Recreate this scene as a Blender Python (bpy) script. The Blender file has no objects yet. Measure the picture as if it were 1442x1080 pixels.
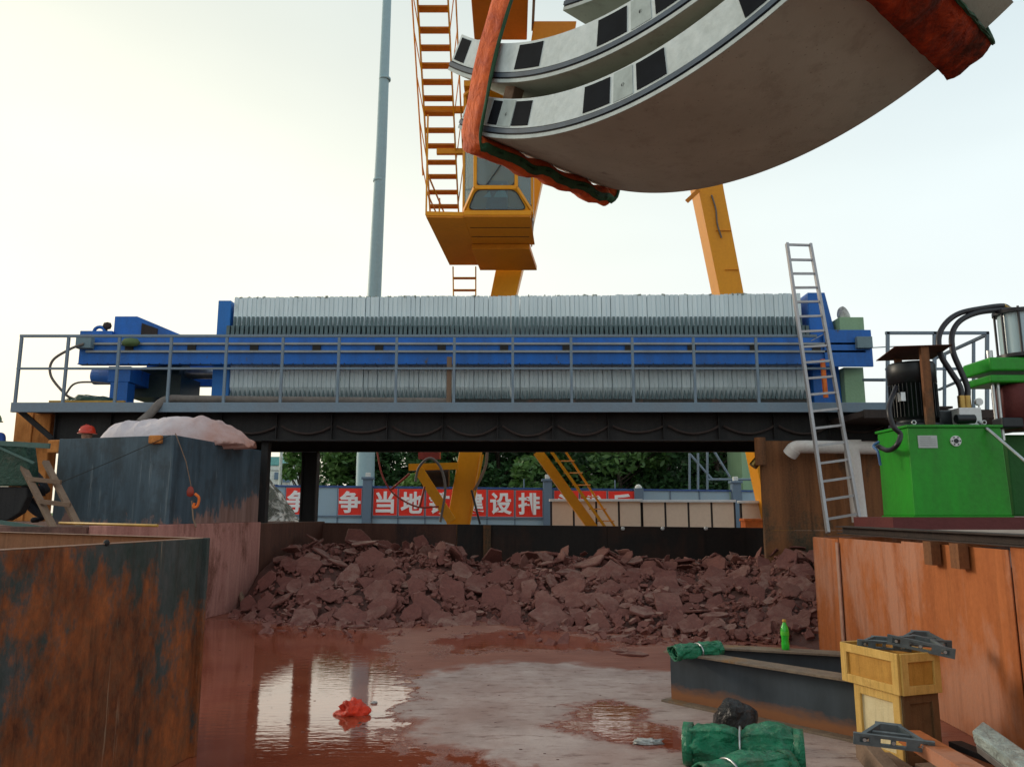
import bpy, bmesh, math, random
from mathutils import Vector, Matrix, noise
R = math.radians
PI = math.pi
rnd = random.Random(7)
sc = bpy.context.scene
col = sc.collection

# ------------------------------------------------------------------ camera
PITCH = 9.4; F = 1100.0; EYE = 1.6
cam = bpy.data.cameras.new('camera'); camo = bpy.data.objects.new('camera', cam)
col.objects.link(camo); sc.camera = camo
camo.location = (0, 0, EYE); camo.rotation_euler = (R(90 + PITCH), 0, 0)
cam.sensor_fit = 'HORIZONTAL'; cam.sensor_width = 36; cam.lens = 36 * F / 1442.0
cam.clip_start = 0.05; cam.clip_end = 3000
sc.render.resolution_x = 1024; sc.render.resolution_y = 766
_c, _s = math.cos(R(PITCH)), math.sin(R(PITCH))
def at(px, py, Y):                       # world point seen at pixel (px,py) of the 1442x1080 photo, at depth Y
    a = (px - 721) / F; b = (540 - py) / F
    dy = _c - b * _s; dz = _s + b * _c
    return Vector((a / dy * Y, Y, EYE + dz / dy * Y))
def gnd(px, py, z=0.0):                  # same, on the height z
    v = at(px, py, 1.0); t = (z - EYE) / (v.z - EYE)
    return Vector((v.x * t, t, z))

# ------------------------------------------------------------------ sky and sun
SUN_EL, SUN_AZ = 16.0, -62.0             # azimuth from +Y towards +X
w = bpy.data.worlds.new('World'); sc.world = w; w.use_nodes = True
nt = w.node_tree; nt.nodes.clear(); N = nt.nodes.new; L = nt.links.new
out = N('ShaderNodeOutputWorld'); bg = N('ShaderNodeBackground'); bg.inputs[1].default_value = 0.1
sky = N('ShaderNodeTexSky'); sky.sky_type = 'NISHITA'; sky.sun_disc = False
sky.sun_elevation = R(SUN_EL); sky.sun_rotation = R(SUN_AZ); sky.air_density = 1.5; sky.dust_density = 5; sky.ozone_density = 1
tc = N('ShaderNodeTexCoord'); sep = N('ShaderNodeSeparateXYZ'); L(tc.outputs['Generated'], sep.inputs[0])
ra = N('ShaderNodeValToRGB'); L(sep.outputs[2], ra.inputs[0])     # hazy overcast veil by elevation
cr = ra.color_ramp
cr.elements[0].position = 0.0; cr.elements[0].color = (.93, .90, .84, 1)
cr.elements[1].position = 1.0; cr.elements[1].color = (.50, .56, .60, 1)
for p_, c_ in ((.18, (.93, .93, .90)), (.38, (.86, .90, .88)), (.6, (.66, .73, .75))):
    e = cr.elements.new(p_); e.color = (*c_, 1)
dot = N('ShaderNodeVectorMath'); dot.operation = 'DOT_PRODUCT'; L(tc.outputs['Generated'], dot.inputs[0])
dot.inputs[1].default_value = (math.sin(R(SUN_AZ)), math.cos(R(SUN_AZ)), .1)
mr = N('ShaderNodeMapRange'); L(dot.outputs['Value'], mr.inputs[0])
mr.inputs[1].default_value = -.1; mr.inputs[2].default_value = 1.0; mr.interpolation_type = 'SMOOTHSTEP'
mw = N('ShaderNodeMix'); mw.data_type = 'RGBA'; mw.blend_type = 'MULTIPLY'; mw.inputs[0].default_value = 1
L(ra.outputs[0], mw.inputs[6])
tint = N('ShaderNodeMix'); tint.data_type = 'RGBA'
L(mr.outputs[0], tint.inputs[0]); tint.inputs[6].default_value = (.84, .90, .93, 1); tint.inputs[7].default_value = (1.06, 1.0, .86, 1)
L(tint.outputs[2], mw.inputs[7])
nz = N('ShaderNodeTexNoise'); nz.inputs['Scale'].default_value = 1.6; nz.inputs['Detail'].default_value = 3
mpn = N('ShaderNodeMapping'); mpn.inputs['Scale'].default_value = (1, 1, 3); L(tc.outputs['Generated'], mpn.inputs[0]); L(mpn.outputs[0], nz.inputs[0])
mrn = N('ShaderNodeMapRange'); L(nz.outputs[0], mrn.inputs[0]); mrn.inputs[3].default_value = 8.4; mrn.inputs[4].default_value = 10.9
sc_ = N('ShaderNodeVectorMath'); sc_.operation = 'SCALE'; L(mw.outputs[2], sc_.inputs[0]); L(mrn.outputs[0], sc_.inputs['Scale'])
mx = N('ShaderNodeMix'); mx.data_type = 'RGBA'; mx.inputs[0].default_value = .88
L(sky.outputs[0], mx.inputs[6]); L(sc_.outputs[0], mx.inputs[7])
L(mx.outputs[2], bg.inputs[0]); L(bg.outputs[0], out.inputs[0])
sun = bpy.data.lights.new('sun', 'SUN'); sun.energy = 1.0; sun.angle = R(12); sun.color = (1, .87, .70)
suno = bpy.data.objects.new('sun', sun); col.objects.link(suno)
sd = Vector((math.sin(R(SUN_AZ)) * math.cos(R(SUN_EL)), math.cos(R(SUN_AZ)) * math.cos(R(SUN_EL)), math.sin(R(SUN_EL))))
suno.rotation_euler = sd.to_track_quat('Z', 'Y').to_euler()
vs = sc.view_settings; vs.view_transform = 'Standard'; vs.look = 'None'; vs.gamma = 1; vs.exposure = 0.40
sc.render.engine = 'CYCLES'; sc.cycles.max_bounces = 8; sc.cycles.sample_clamp_indirect = 4

# ------------------------------------------------------------------ materials
class Mat:
    def __init__(s, name, rough=.6, metal=0.0):
        s.m = bpy.data.materials.new(name); s.m.use_nodes = True
        s.t = s.m.node_tree; s.b = s.t.nodes['Principled BSDF']
        s.b.inputs['Roughness'].default_value = rough; s.b.inputs['Metallic'].default_value = metal
        s.tc = s.t.nodes.new('ShaderNodeTexCoord'); s.geo = None
    def n(s, k, **kw):
        o = s.t.nodes.new(k)
        for a, v in kw.items(): setattr(o, a, v)
        return o
    def link(s, a, b): s.t.links.new(a, b)
    def noise(s, scale=(1, 1, 1), sc=4, det=6, rough=.6, lo=.4, hi=.6, dist=0.0, seed=(0, 0, 0)):
        mp = s.n('ShaderNodeMapping'); s.link(s.tc.outputs['Object'], mp.inputs[0])
        mp.inputs['Scale'].default_value = scale; mp.inputs['Location'].default_value = seed
        z = s.n('ShaderNodeTexNoise'); s.link(mp.outputs[0], z.inputs[0])
        z.inputs['Scale'].default_value = sc; z.inputs['Detail'].default_value = det
        z.inputs['Roughness'].default_value = rough; z.inputs['Distortion'].default_value = dist
        r = s.n('ShaderNodeMapRange'); s.link(z.outputs[0], r.inputs[0])
        r.inputs[1].default_value = lo; r.inputs[2].default_value = hi
        return r.outputs[0]
    def mix(s, f, a, b, mode='MIX'):
        x = s.n('ShaderNodeMix', data_type='RGBA', blend_type=mode)
        for i, v in ((0, f), (6, a), (7, b)):
            if isinstance(v, bpy.types.NodeSocket): s.link(v, x.inputs[i])
            elif i == 0: x.inputs[0].default_value = v
            else: x.inputs[i].default_value = (*v, 1)
        return x.outputs[2]
    def math(s, op, a, b=0.0, clamp=False):
        x = s.n('ShaderNodeMath', operation=op, use_clamp=clamp)
        for i, v in ((0, a), (1, b)):
            if isinstance(v, bpy.types.NodeSocket): s.link(v, x.inputs[i])
            else: x.inputs[i].default_value = v
        return x.outputs[0]
    def lerp(s, f, a, b):
        x = s.n('ShaderNodeMapRange'); s.link(f, x.inputs[0]); x.inputs[3].default_value = a; x.inputs[4].default_value = b
        return x.outputs[0]
    def base(s, c):
        if isinstance(c, bpy.types.NodeSocket): s.link(c, s.b.inputs['Base Color'])
        else: s.b.inputs['Base Color'].default_value = (*c, 1)
    def bump(s, h, strength=.3, dist=.01):
        x = s.n('ShaderNodeBump'); s.link(h, x.inputs['Height'])
        x.inputs['Strength'].default_value = strength; x.inputs['Distance'].default_value = dist
        s.link(x.outputs[0], s.b.inputs['Normal'])

def painted(name, c, dirt=(.12, .08, .06), amount=.35, rough=.5, metal=0.0, rust=None, rust_lo=.6, bump=.15, streak=True, sc=3):
    m = Mat(name, rough, metal)
    m.b.inputs['Specular IOR Level'].default_value = .28
    a = m.noise((1, 1, .25 if streak else 1), sc, 8, .65, .3, .75)
    cc = m.mix(m.math('MULTIPLY', a, amount), c, dirt)
    f = m.noise((1, 1, 1), sc * 9, 4, .6, .3, .7)
    cc = m.mix(m.math('MULTIPLY', f, .25), cc, tuple(min(1, v * 1.35 + .01) for v in c))
    if rust:
        r = m.noise((1, 1, .5), sc * 1.7, 10, .7, rust_lo, rust_lo + .07, seed=(3, 5, 1))
        cc = m.mix(r, cc, rust)
        m.link(m.lerp(r, rough, .85), m.b.inputs['Roughness'])
    m.base(cc); m.bump(f, bump, .01)
    return m.m
def rusty(name, c1, c2, c3=None, c3lo=.55, sc=1.6, streak=.2, rough=.75, fine=.5, light=None):
    m = Mat(name, rough, .0)
    m.b.inputs['Specular IOR Level'].default_value = .22
    a = m.noise((1, 1, streak), sc * 3, 10, .68, .32, .68)
    cc = m.mix(a, c1, c2)
    if c3:
        b = m.noise((1, 1, .55), sc, 9, .68, c3lo, c3lo + .09, seed=(4, 2, 7), dist=.3)
        cc = m.mix(b, cc, c3)
    s_ = m.noise((1, 1, .05), sc * 14, 5, .6, .5, .75, seed=(1, 9, 3))
    cc = m.mix(m.math('MULTIPLY', s_, .45), cc, tuple(v * .35 for v in c1))
    if light:
        l_ = m.noise((1, 1, .04), sc * 10, 4, .6, .66, .74, seed=(8, 1, 2))
        cc = m.mix(m.math('MULTIPLY', l_, .5), cc, light)
    f = m.noise((1, 1, 1), sc * 30, 5, .65, .3, .7)
    cc = m.mix(m.math('MULTIPLY', f, fine * .5), cc, tuple(min(1, v * 1.6) for v in c2))
    m.base(cc); m.bump(f, .25, .006)
    return m.m
def plain(name, c, rough=.5, metal=0.0, var=.25, sc=8, bump=0.0, coat=0.0):
    m = Mat(name, rough, metal)
    f = m.noise((1, 1, 1), sc, 6, .6, .3, .7)
    m.base(m.mix(f, tuple(v * (1 - var) for v in c), tuple(min(1, v * (1 + var * .6)) for v in c)))
    if bump: m.bump(f, bump, .01)
    m.b.inputs['Coat Weight'].default_value = coat
    return m.m

M = {}
M['blue'] = painted('blue_paint', (.012, .15, .57), (.03, .07, .17), .75, .42, rust=(.12, .11, .11), rust_lo=.62)
M['blue_light'] = painted('blue_paint_light', (.02, .18, .56), (.04, .09, .2), .4, .45)
M['rail'] = painted('railing_paint', (.17, .24, .31), (.20, .16, .14), .4, .5, rust=(.22, .13, .09), rust_lo=.68)
M['silver_rail'] = painted('worn_rail', (.34, .37, .38), (.16, .14, .12), .6, .5)
M['dark_steel'] = rusty('dark_steel', (.028, .024, .024), (.05, .036, .032), (.07, .045, .035), .6, 1.2, .3, .7)
M['black_steel'] = rusty('black_steel', (.018, .018, .02), (.032, .03, .03), (.05, .035, .03), .6, 1.4, .25, .65)
M['back_wall'] = rusty('back_wall_steel', (.018, .017, .018), (.03, .024, .022), (.05, .026, .02), .5, .5, .3, .7)
M['bin_left'] = rusty('weathered_bin_plate', (.085, .032, .012), (.19, .072, .024), (.032, .055, .062), .50, .8, .38, .72, .55, light=(.3, .2, .13))
m = Mat('weathered_bin_plate', .68)
zs_ = m.n('ShaderNodeSeparateXYZ'); m.link(m.tc.outputs['Object'], zs_.inputs[0])
g1_ = m.noise((1, 1, .6), 4.0, 12, .74, .34, .66); cc = m.mix(g1_, (.070, .022, .010), (.37, .105, .030))
g2_ = m.noise((1, 1, .8), 14, 8, .7, .45, .62, seed=(3, 3, 3)); cc = m.mix(m.math('MULTIPLY', g2_, .55), cc, (.13, .06, .03))
p1_ = m.noise((1, 1, .7), 1.15, 5, .6, 0, 1, dist=.5, seed=(6, 2, 4)); p2_ = m.noise((1, 1, .6), 7, 9, .75, 0, 1, seed=(1, 4, 9))
pv_ = m.math('ADD', m.math('ADD', p1_, m.math('MULTIPLY', m.math('SUBTRACT', p2_, .5), .75)), m.math('MULTIPLY', m.math('SUBTRACT', zs_.outputs[2], .8), .17))
pm_ = m.n('ShaderNodeMapRange'); m.link(pv_, pm_.inputs[0]); pm_.inputs[1].default_value = .50; pm_.inputs[2].default_value = .62
cc = m.mix(m.math('MULTIPLY', pm_.outputs[0], .9), cc, m.mix(g1_, (.020, .042, .036), (.045, .075, .082)))
s1_ = m.noise((1, 1, .035), 22, 4, .6, .62, .70, seed=(7, 7, 1)); s2_ = m.noise((1, 1, .5), 2, 4, .6, .5, .6, seed=(2, 8, 5)); cc = m.mix(m.math('MULTIPLY', m.math('MULTIPLY', s1_, s2_), .8), cc, (.42, .30, .20))
s3_ = m.noise((1, 1, .08), 9, 6, .65, .55, .68, seed=(5, 1, 8)); cc = m.mix(m.math('MULTIPLY', s3_, .6), cc, (.030, .014, .008)); m.base(cc); m.bump(g2_, .35, .006); m.b.inputs['Specular IOR Level'].default_value = .2; M['bin_left'] = m.m
M['bin_inner'] = rusty('weathered_bin_inside', (.16, .06, .025), (.24, .10, .045), None, .5, 1, .4, .8)
M['orange_plate'] = rusty('orange_rust_plate', (.27, .075, .022), (.48, .155, .05), (.42, .20, .13), .50, .75, .09, .62, .35, light=(.5, .3, .22))
M['rust_support'] = rusty('rusty_support_plate', (.06, .032, .02), (.27, .11, .045), (.035, .045, .035), .52, 1.0, .06, .75, .5, light=(.36, .2, .12))
M['rust_orange'] = rusty('orange_rust', (.40, .13, .03), (.66, .27, .08), (.28, .10, .03), .55, 2, .5, .85)
M['bluegrey'] = None
m = Mat('blue_grey_container_plate', .55)
xz_ = m.n('ShaderNodeSeparateXYZ'); m.link(m.tc.outputs['Object'], xz_.inputs[0])
g1_ = m.noise((1, 1, .10), 6, 9, .68, .35, .65); cc = m.mix(g1_, (.024, .05, .072), (.06, .10, .135))
g2_ = m.noise((1, 1, .7), 3, 8, .7, .48, .62, seed=(2, 4, 4)); cc = m.mix(m.math('MULTIPLY', g2_, .6), cc, (.018, .026, .034))
g3_ = m.noise((1, 1, .05), 16, 5, .65, .58, .70, seed=(8, 3, 1)); g4_ = m.noise((1, 1, .4), 1.6, 4, .6, .42, .6, seed=(1, 1, 6)); cc = m.mix(m.math('MULTIPLY', m.math('MULTIPLY', g3_, g4_), .7), cc, (.26, .30, .32))
e_ = m.math('ADD', m.math('MULTIPLY', m.noise((1, 1, .5), 3.5, 10, .75, 0, 1, seed=(6, 1, 2)), 1.5), m.math('SUBTRACT', m.math('MULTIPLY', xz_.outputs[1], .22), m.math('MULTIPLY', xz_.outputs[2], 1.15)))
em_ = m.n('ShaderNodeMapRange'); m.link(e_, em_.inputs[0]); em_.inputs[1].default_value = .42; em_.inputs[2].default_value = .56
cc = m.mix(m.math('MULTIPLY', em_.outputs[0], .92), cc, m.mix(g1_, (.16, .075, .055), (.33, .19, .16))); m.base(cc); m.bump(g2_, .2, .005); M['bluegrey'] = m.m
M['bluegrey_old'] = rusty('blue_grey_container_plate', (.028, .062, .088), (.055, .10, .135), (.022, .034, .045), .56, 1.1, .12, .55, .3, light=(.26, .32, .34))
M['pink_wall'] = rusty('mud_washed_concrete', (.30, .12, .10), (.50, .25, .21), (.14, .05, .035), .56, 1.1, .18, .8, .4, light=(.55, .36, .3))
M['brown_wall'] = rusty('mud_stained_wall', (.06, .025, .018), (.12, .05, .035), (.03, .02, .02), .55, .9, .2, .6)
M['terrace'] = rusty('muddy_ledge', (.11, .05, .04), (.2, .11, .09), (.06, .04, .035), .55, .9, .3, .8)
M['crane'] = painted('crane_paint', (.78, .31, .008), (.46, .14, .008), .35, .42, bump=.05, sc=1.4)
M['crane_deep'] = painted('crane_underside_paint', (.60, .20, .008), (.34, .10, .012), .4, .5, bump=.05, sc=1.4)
M['cab_trim'] = plain('black_rubber', (.015, .015, .017), .6)
M['green'] = painted('bright_green_paint', (.016, .33, .018), (.03, .10, .02), .75, .34, bump=.06, sc=2.6, rust=(.10, .13, .05), rust_lo=.66)
M['maroon'] = painted('dark_red_primer', (.13, .028, .028), (.06, .02, .02), .5, .6, rust=(.3, .2, .17), rust_lo=.7)
M['motor'] = plain('black_motor_casting', (.012, .016, .02), .42, .2)
M['white_paint'] = painted('white_paint', (.72, .74, .76), (.4, .36, .32), .3, .5)
M['pvc'] = painted('white_pvc_pipe', (.72, .70, .68), (.45, .30, .25), .45, .4)
M['alu'] = painted('aluminium_ladder', (.42, .42, .44), (.26, .20, .18), .6, .45, .35)
M['wood'] = painted('old_wood', (.24, .16, .11), (.10, .06, .045), .7, .8, bump=.4)
M['crate_wood'] = rusty('pine_crate_slat', (.52, .30, .07), (.68, .43, .13), (.40, .20, .05), .6, 4, .5, .65, .3)
M['crate_ply'] = rusty('crate_plywood', (.38, .18, .030), (.54, .28, .055), (.28, .12, .025), .6, 3, .8, .6, .3)
M['crate_pale'] = rusty('pale_plywood', (.62, .50, .28), (.74, .63, .40), None, .5, 3, .7, .65, .2)
M['concrete_seg'] = None
M['seg_white'] = painted('segment_side_white', (.68, .78, .82), (.28, .33, .31), .75, .7, streak=False, sc=2.2)
M['seg_pad'] = plain('black_pad', (.010, .013, .018), .85, 0, .3, 6, .1); M['seg_pad'].node_tree.nodes['Principled BSDF'].inputs['Specular IOR Level'].default_value = .12
M['seg_gasket'] = plain('segment_gasket', (.055, .085, .125), .45, 0, .3, 8)
M['seg_groove'] = plain('segment_groove', (.006, .007, .012), .7)
M['tarp'] = None
M['hose_black'] = plain('black_hose', (.015, .014, .02), .4)
M['hose_grey'] = plain('dusty_hose', (.17, .145, .13), .8)
M['hose_blue'] = plain('blue_hose', (.05, .14, .32), .5)
M['copper'] = plain('brass_fitting', (.42, .27, .08), .35, .8)
M['steel'] = plain('bright_steel', (.5, .52, .53), .3, .8)
M['red'] = plain('red_helmet', (.62, .045, .02), .3, 0, .15, 5)
M['orange'] = plain('orange_cloth', (.75, .16, .02), .7)
M['yellow'] = plain('yellow_paint', (.48, .26, .03), .5)
M['skin'] = plain('skin', (.33, .17, .11), .55, 0, .1)
M['dark_cloth'] = plain('dark_cloth', (.02, .022, .03), .85)
M['blue_cloth'] = plain('blue_cloth', (.02, .07, .30), .8)
M['hair'] = plain('hair', (.01, .008, .008), .6)
M['grey_cast'] = plain('grey_casting', (.12, .145, .155), .5, .3, .35, 12, .2)
M['red_panel'] = plain('red_panel', (.86, .03, .014), .5, 0, .1, 3)
M['letter'] = plain('white_lettering', (.88, .89, .93), .5, 0, .05, 3)
M['fence_sheet'] = painted('pale_blue_sheet', (.30, .44, .56), (.28, .34, .36), .3, .5, bump=.02)
M['fence_post'] = painted('grey_blue_post', (.13, .20, .29), (.12, .14, .17), .4, .6)
M['fence_blue'] = plain('blue_rail', (.03, .09, .30), .5)
M['tan'] = painted('tan_board', (.80, .60, .46), (.6, .43, .33), .3, .7, sc=1.2)
M['pole'] = painted('pale_pole_paint', (.30, .44, .49), (.2, .28, .3), .3, .5, sc=1)
M['bark'] = plain('bark', (.06, .045, .035), .9, 0, .4, 6, .5)
M['light_green'] = painted('pale_green_paint', (.26, .42, .26), (.14, .2, .12), .35, .6)
M['teal'] = plain('teal_cladding', (.15, .42, .42), .6)
M['off_white'] = plain('off_white', (.65, .68, .66), .7)
M['redbrown'] = plain('dark_red_panel', (.30, .035, .02), .6)
M['plate'] = None

def leaves_mat(name, c1, c2):
    m = Mat(name, .55)
    oi = m.n('ShaderNodeObjectInfo'); g = m.n('ShaderNodeNewGeometry')
    a = m.noise((1, 1, 1), 1.2, 4, .6, .35, .65)
    cc = m.mix(a, c1, c2)
    cc = m.mix(m.math('MULTIPLY', g.outputs['Random Per Island'], .6), cc, tuple(v * 1.9 for v in c2))
    m.base(cc)
    m.b.inputs['Subsurface Weight'].default_value = 0
    t = m.n('ShaderNodeBsdfTranslucent'); m.link(cc, t.inputs[0])
    ms = m.n('ShaderNodeMixShader'); ms.inputs[0].default_value = .25
    m.link(m.b.outputs[0], ms.inputs[1]); m.link(t.outputs[0], ms.inputs[2])
    m.link(ms.outputs[0], m.t.nodes['Material Output'].inputs[0])
    return m.m
M['leaf_dark'] = leaves_mat('dark_leaves', (.012, .04, .012), (.03, .085, .025))
M['leaf_mid'] = leaves_mat('mid_leaves', (.03, .075, .02), (.07, .15, .035))
M['leaf_light'] = leaves_mat('light_leaves', (.06, .13, .03), (.13, .24, .06))

m = Mat('segment_concrete', .75)      # grey brown cast concrete with moulding stains
a = m.noise((1, 1, 1), 1.2, 7, .6, .3, .7); cc = m.mix(a, (.345, .375, .32), (.47, .51, .44)); m.b.inputs['Specular IOR Level'].default_value = .2
b_ = m.noise((1, 1, 1), 1.9, 6, .6, .66, .74, seed=(5, 3, 3)); cc = m.mix(m.math('MULTIPLY', b_, .6), cc, (.08, .065, .055))
v_ = m.n('ShaderNodeTexVoronoi'); v_.inputs['Scale'].default_value = 22; m.link(m.tc.outputs['Object'], v_.inputs[0]); vr = m.n('ShaderNodeMapRange'); m.link(v_.outputs[0], vr.inputs[0]); vr.inputs[1].default_value = .14; vr.inputs[2].default_value = .08; cc = m.mix(m.math('MULTIPLY', vr.outputs[0], .55), cc, (.10, .085, .07)); cs_ = m.noise((1, 1, 1), 5, 8, .7, .52, .66, seed=(9, 9, 2)); cc = m.mix(m.math('MULTIPLY', cs_, .35), cc, (.20, .17, .14)); f_ = m.noise((1, 1, 1), 60, 4, .6, .3, .7); cc = m.mix(m.math('MULTIPLY', f_, .25), cc, (.5, .45, .4)); m.base(cc); m.bump(f_, .25, .004)
M['concrete_seg'] = m.m
m = Mat('segment_lip', .7); a = m.noise((1, 1, 1), 7, 6, .7, .3, .7); m.base(m.mix(a, (.38, .45, .45), (.55, .62, .62))); m.bump(a, .3, .006); M['seg_lip'] = m.m
def tarp_mat(name, c):
    m = Mat(name, .42); a = m.noise((1, 1, 1), 5, 6, .65, .3, .7); dm = m.noise((1, 1, 1), 4, 8, .72, .55, .68, seed=(7, 3, 3)); m.base(m.mix(m.math('MULTIPLY', dm, .35), m.mix(a, tuple(v * .6 for v in c), tuple(v * 1.25 for v in c)), (.20, .11, .08)))
    b = m.noise((1, 1, 1), 12, 6, .62, .3, .7, dist=1.4); m.bump(b, .75, .035); m.b.inputs['Coat Weight'].default_value = .15
    return m.m
M['tarp'] = tarp_mat('green_tarpaulin', (.005, .21, .10)); M['tarp_dark'] = tarp_mat('dark_green_tarpaulin', (.006, .06, .035))
M['black_bag'] = tarp_mat('black_plastic', (.004, .004, .006)); M['black_bag'].node_tree.nodes['Principled BSDF'].inputs['Roughness'].default_value = .22; M['red_bag'] = tarp_mat('red_plastic', (.95, .05, .01))
M['clear_wrap'] = tarp_mat('pale_wrap', (.38, .46, .44)); M['white_bag'] = tarp_mat('white_plastic', (.6, .6, .58))
m = Mat('woven_sack_cloth', .8)
a = m.noise((1, 1, 1), 1.3, 6, .65, .35, .65)
sx = m.n('ShaderNodeSeparateXYZ'); m.link(m.tc.outputs['Object'], sx.inputs[0])
gr = m.n('ShaderNodeMapRange'); m.link(m.math('ADD', sx.outputs[0], m.math('MULTIPLY', a, .8)), gr.inputs[0]); gr.inputs[1].default_value = .2; gr.inputs[2].default_value = 1.9
cc = m.mix(gr.outputs[0], (.62, .55, .58), (.45, .20, .14)); m.base(cc)
b = m.noise((1, 1, 1), 4, 7, .65, .3, .7, dist=.6); m.bump(b, .5, .05); M['sack'] = m.m
m = Mat('sling_cloth', .7)
a = m.noise((1, 1, 1), 6, 7, .7, .35, .7); cc = m.mix(a, (.80, .14, .015), (.40, .045, .01))
d_ = m.noise((1, 1, 1), 3, 6, .7, .6, .72, seed=(2, 2, 2)); cc = m.mix(m.math('MULTIPLY', d_, .6), cc, (.06, .03, .02)); m.base(cc)
b = m.noise((1, 1, .5), 9, 5, .6, .3, .7, dist=1); m.bump(b, .6, .03); M['sling'] = m.m
m = Mat('shaded_sling_cloth', .8)  # dirty copy of the sling cloth with underside shade darkened into the red
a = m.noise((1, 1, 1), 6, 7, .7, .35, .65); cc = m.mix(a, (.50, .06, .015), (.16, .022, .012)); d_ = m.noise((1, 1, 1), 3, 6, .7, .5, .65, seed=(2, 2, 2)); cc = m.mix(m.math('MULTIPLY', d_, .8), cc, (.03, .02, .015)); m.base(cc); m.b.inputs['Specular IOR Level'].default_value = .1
b = m.noise((1, 1, 1), 9, 5, .6, .3, .7, dist=1); m.bump(b, .6, .03); M['sling_shaded'] = m.m
M['sling_edge'] = plain('green_sling_edge', (.012, .07, .025), .7, 0, .4, 12, .3)
m = Mat('filter_plate_cloth', .65)     # pale plates; vertical dribbles
a = m.noise((1, 1, .12), 9, 5, .6, .35, .7); cc = m.mix(a, (.82, .93, .97), (.68, .78, .81))
b = m.noise((1, 1, .3), 5, 8, .7, .62, .72, seed=(3, 8, 1)); cc = m.mix(m.math('MULTIPLY', b, .5), cc, (.12, .13, .12))
oi = m.n('ShaderNodeObjectInfo'); cc = m.mix(m.math('MULTIPLY', oi.outputs['Random'], .4), cc, (.54, .66, .72)); m.base(cc); m.b.inputs['Specular IOR Level'].default_value = .2; M['plate'] = m.m
M['plate_handle'] = plain('plate_handle_plastic', (.085, .14, .155), .5, 0, .3, 9)
m = Mat('window_glass', .04); m.b.inputs['Transmission Weight'].default_value = .75; m.b.inputs['IOR'].default_value = 1.3
m.base((.42, .60, .66)); M['glass'] = m.m
m = Mat('bottle_green', .15); m.base((.05, .72, .06)); m.b.inputs['Transmission Weight'].default_value = .35; M['bottle'] = m.m
m = Mat('cylinder_glass', .15); m.base((.45, .6, .66)); M['cyl'] = m.m
def mud(name, c1, c2, c3, pale=None):
    m = Mat(name, .7); oi = m.n('ShaderNodeObjectInfo')
    a = m.noise((1, 1, 1), 6, 7, .65, .35, .65); cc = m.mix(a, c1, c2)
    cc = m.mix(m.math('MULTIPLY', oi.outputs['Random'], .5), cc, c3)
    if pale:
        wn = m.n('ShaderNodeMapRange'); m.link(oi.outputs['Random'], wn.inputs[0]); wn.inputs[1].default_value = .80; wn.inputs[2].default_value = .95
        cc = m.mix(m.math('MULTIPLY', wn.outputs[0], m.math('MULTIPLY', m.noise((1, 1, 1), 3, 5, .7, .4, .6, seed=(2, 2, 5)), .6)), cc, pale)
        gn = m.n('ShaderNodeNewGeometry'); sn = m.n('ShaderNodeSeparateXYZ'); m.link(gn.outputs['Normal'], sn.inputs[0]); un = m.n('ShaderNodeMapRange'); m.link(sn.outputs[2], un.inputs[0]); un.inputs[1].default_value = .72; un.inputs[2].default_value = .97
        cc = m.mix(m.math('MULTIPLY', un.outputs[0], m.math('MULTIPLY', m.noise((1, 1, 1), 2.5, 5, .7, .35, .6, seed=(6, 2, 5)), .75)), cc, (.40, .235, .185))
        g = m.noise((1, 1, 1), 12, 6, .7, .45, .7, seed=(4, 4, 1)); cc = m.mix(m.math('MULTIPLY', g, .35), cc, tuple(v * .45 for v in c1))
    m.base(cc); f = m.noise((1, 1, 1), 25, 5, .65, .3, .7); m.bump(f, .6, .015); return m.m
M['cake'] = mud('mud_cake', (.15, .042, .033), (.225, .072, .055), (.26, .10, .078), pale=(.36, .22, .175))
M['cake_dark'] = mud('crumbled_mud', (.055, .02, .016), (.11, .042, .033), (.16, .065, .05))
m = Mat('powdery_spoil', .95); m.b.inputs['Specular IOR Level'].default_value = .1; a = m.noise((1, 1, 1), 2.6, 10, .8, .44, .53, dist=.8); m.base(m.mix(a, (.16, .17, .14), (.78, .78, .72))); m.bump(a, .8, .08); M['spoil'] = m.m
m = Mat('ground_dirt', .9); a = m.noise((1, 1, 1), .6, 8, .6, .35, .65); m.base(m.mix(a, (.16, .11, .085), (.26, .20, .16))); m.bump(a, .3, .03); M['ground'] = m.m
m = Mat('lawn', .9); a = m.noise((1, 1, 1), 3, 6, .6, .35, .65); m.base(m.mix(a, (.07, .15, .03), (.16, .27, .06))); M['lawn'] = m.m

# wet floor: vertex attributes say where mud water lies
m = Mat('wet_floor', .5)
at1 = m.n('ShaderNodeAttribute', attribute_name='wet'); at2 = m.n('ShaderNodeAttribute', attribute_name='mud')
n1 = m.noise((1, 1, 1), 2.4, 9, .7, 0, 1, dist=.4); n2 = m.noise((1, 1, 1), 11, 7, .7, 0, 1)
n3 = m.noise((.6, 2.4, 1), 7, 6, .7, 0, 1, seed=(3, 1, 0))
j = m.math('ADD', m.math('MULTIPLY', m.math('SUBTRACT', n1, .5), 1.15), m.math('MULTIPLY', m.math('SUBTRACT', n2, .5), .35))
wetv = m.math('ADD', at1.outputs['Fac'], j)
mudv = m.math('ADD', at2.outputs['Fac'], j)
def ss(v, lo, hi):
    x = m.n('ShaderNodeMapRange', interpolation_type='SMOOTHSTEP'); m.link(v, x.inputs[0]); x.inputs[1].default_value = lo; x.inputs[2].default_value = hi; return x.outputs[0]
W = ss(wetv, .46, .60); D = ss(mudv, .36, .66)
dry = m.mix(m.noise((1, 1, 1), 1.3, 9, .7, .35, .65), (.33, .235, .21), (.52, .41, .375))
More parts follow.
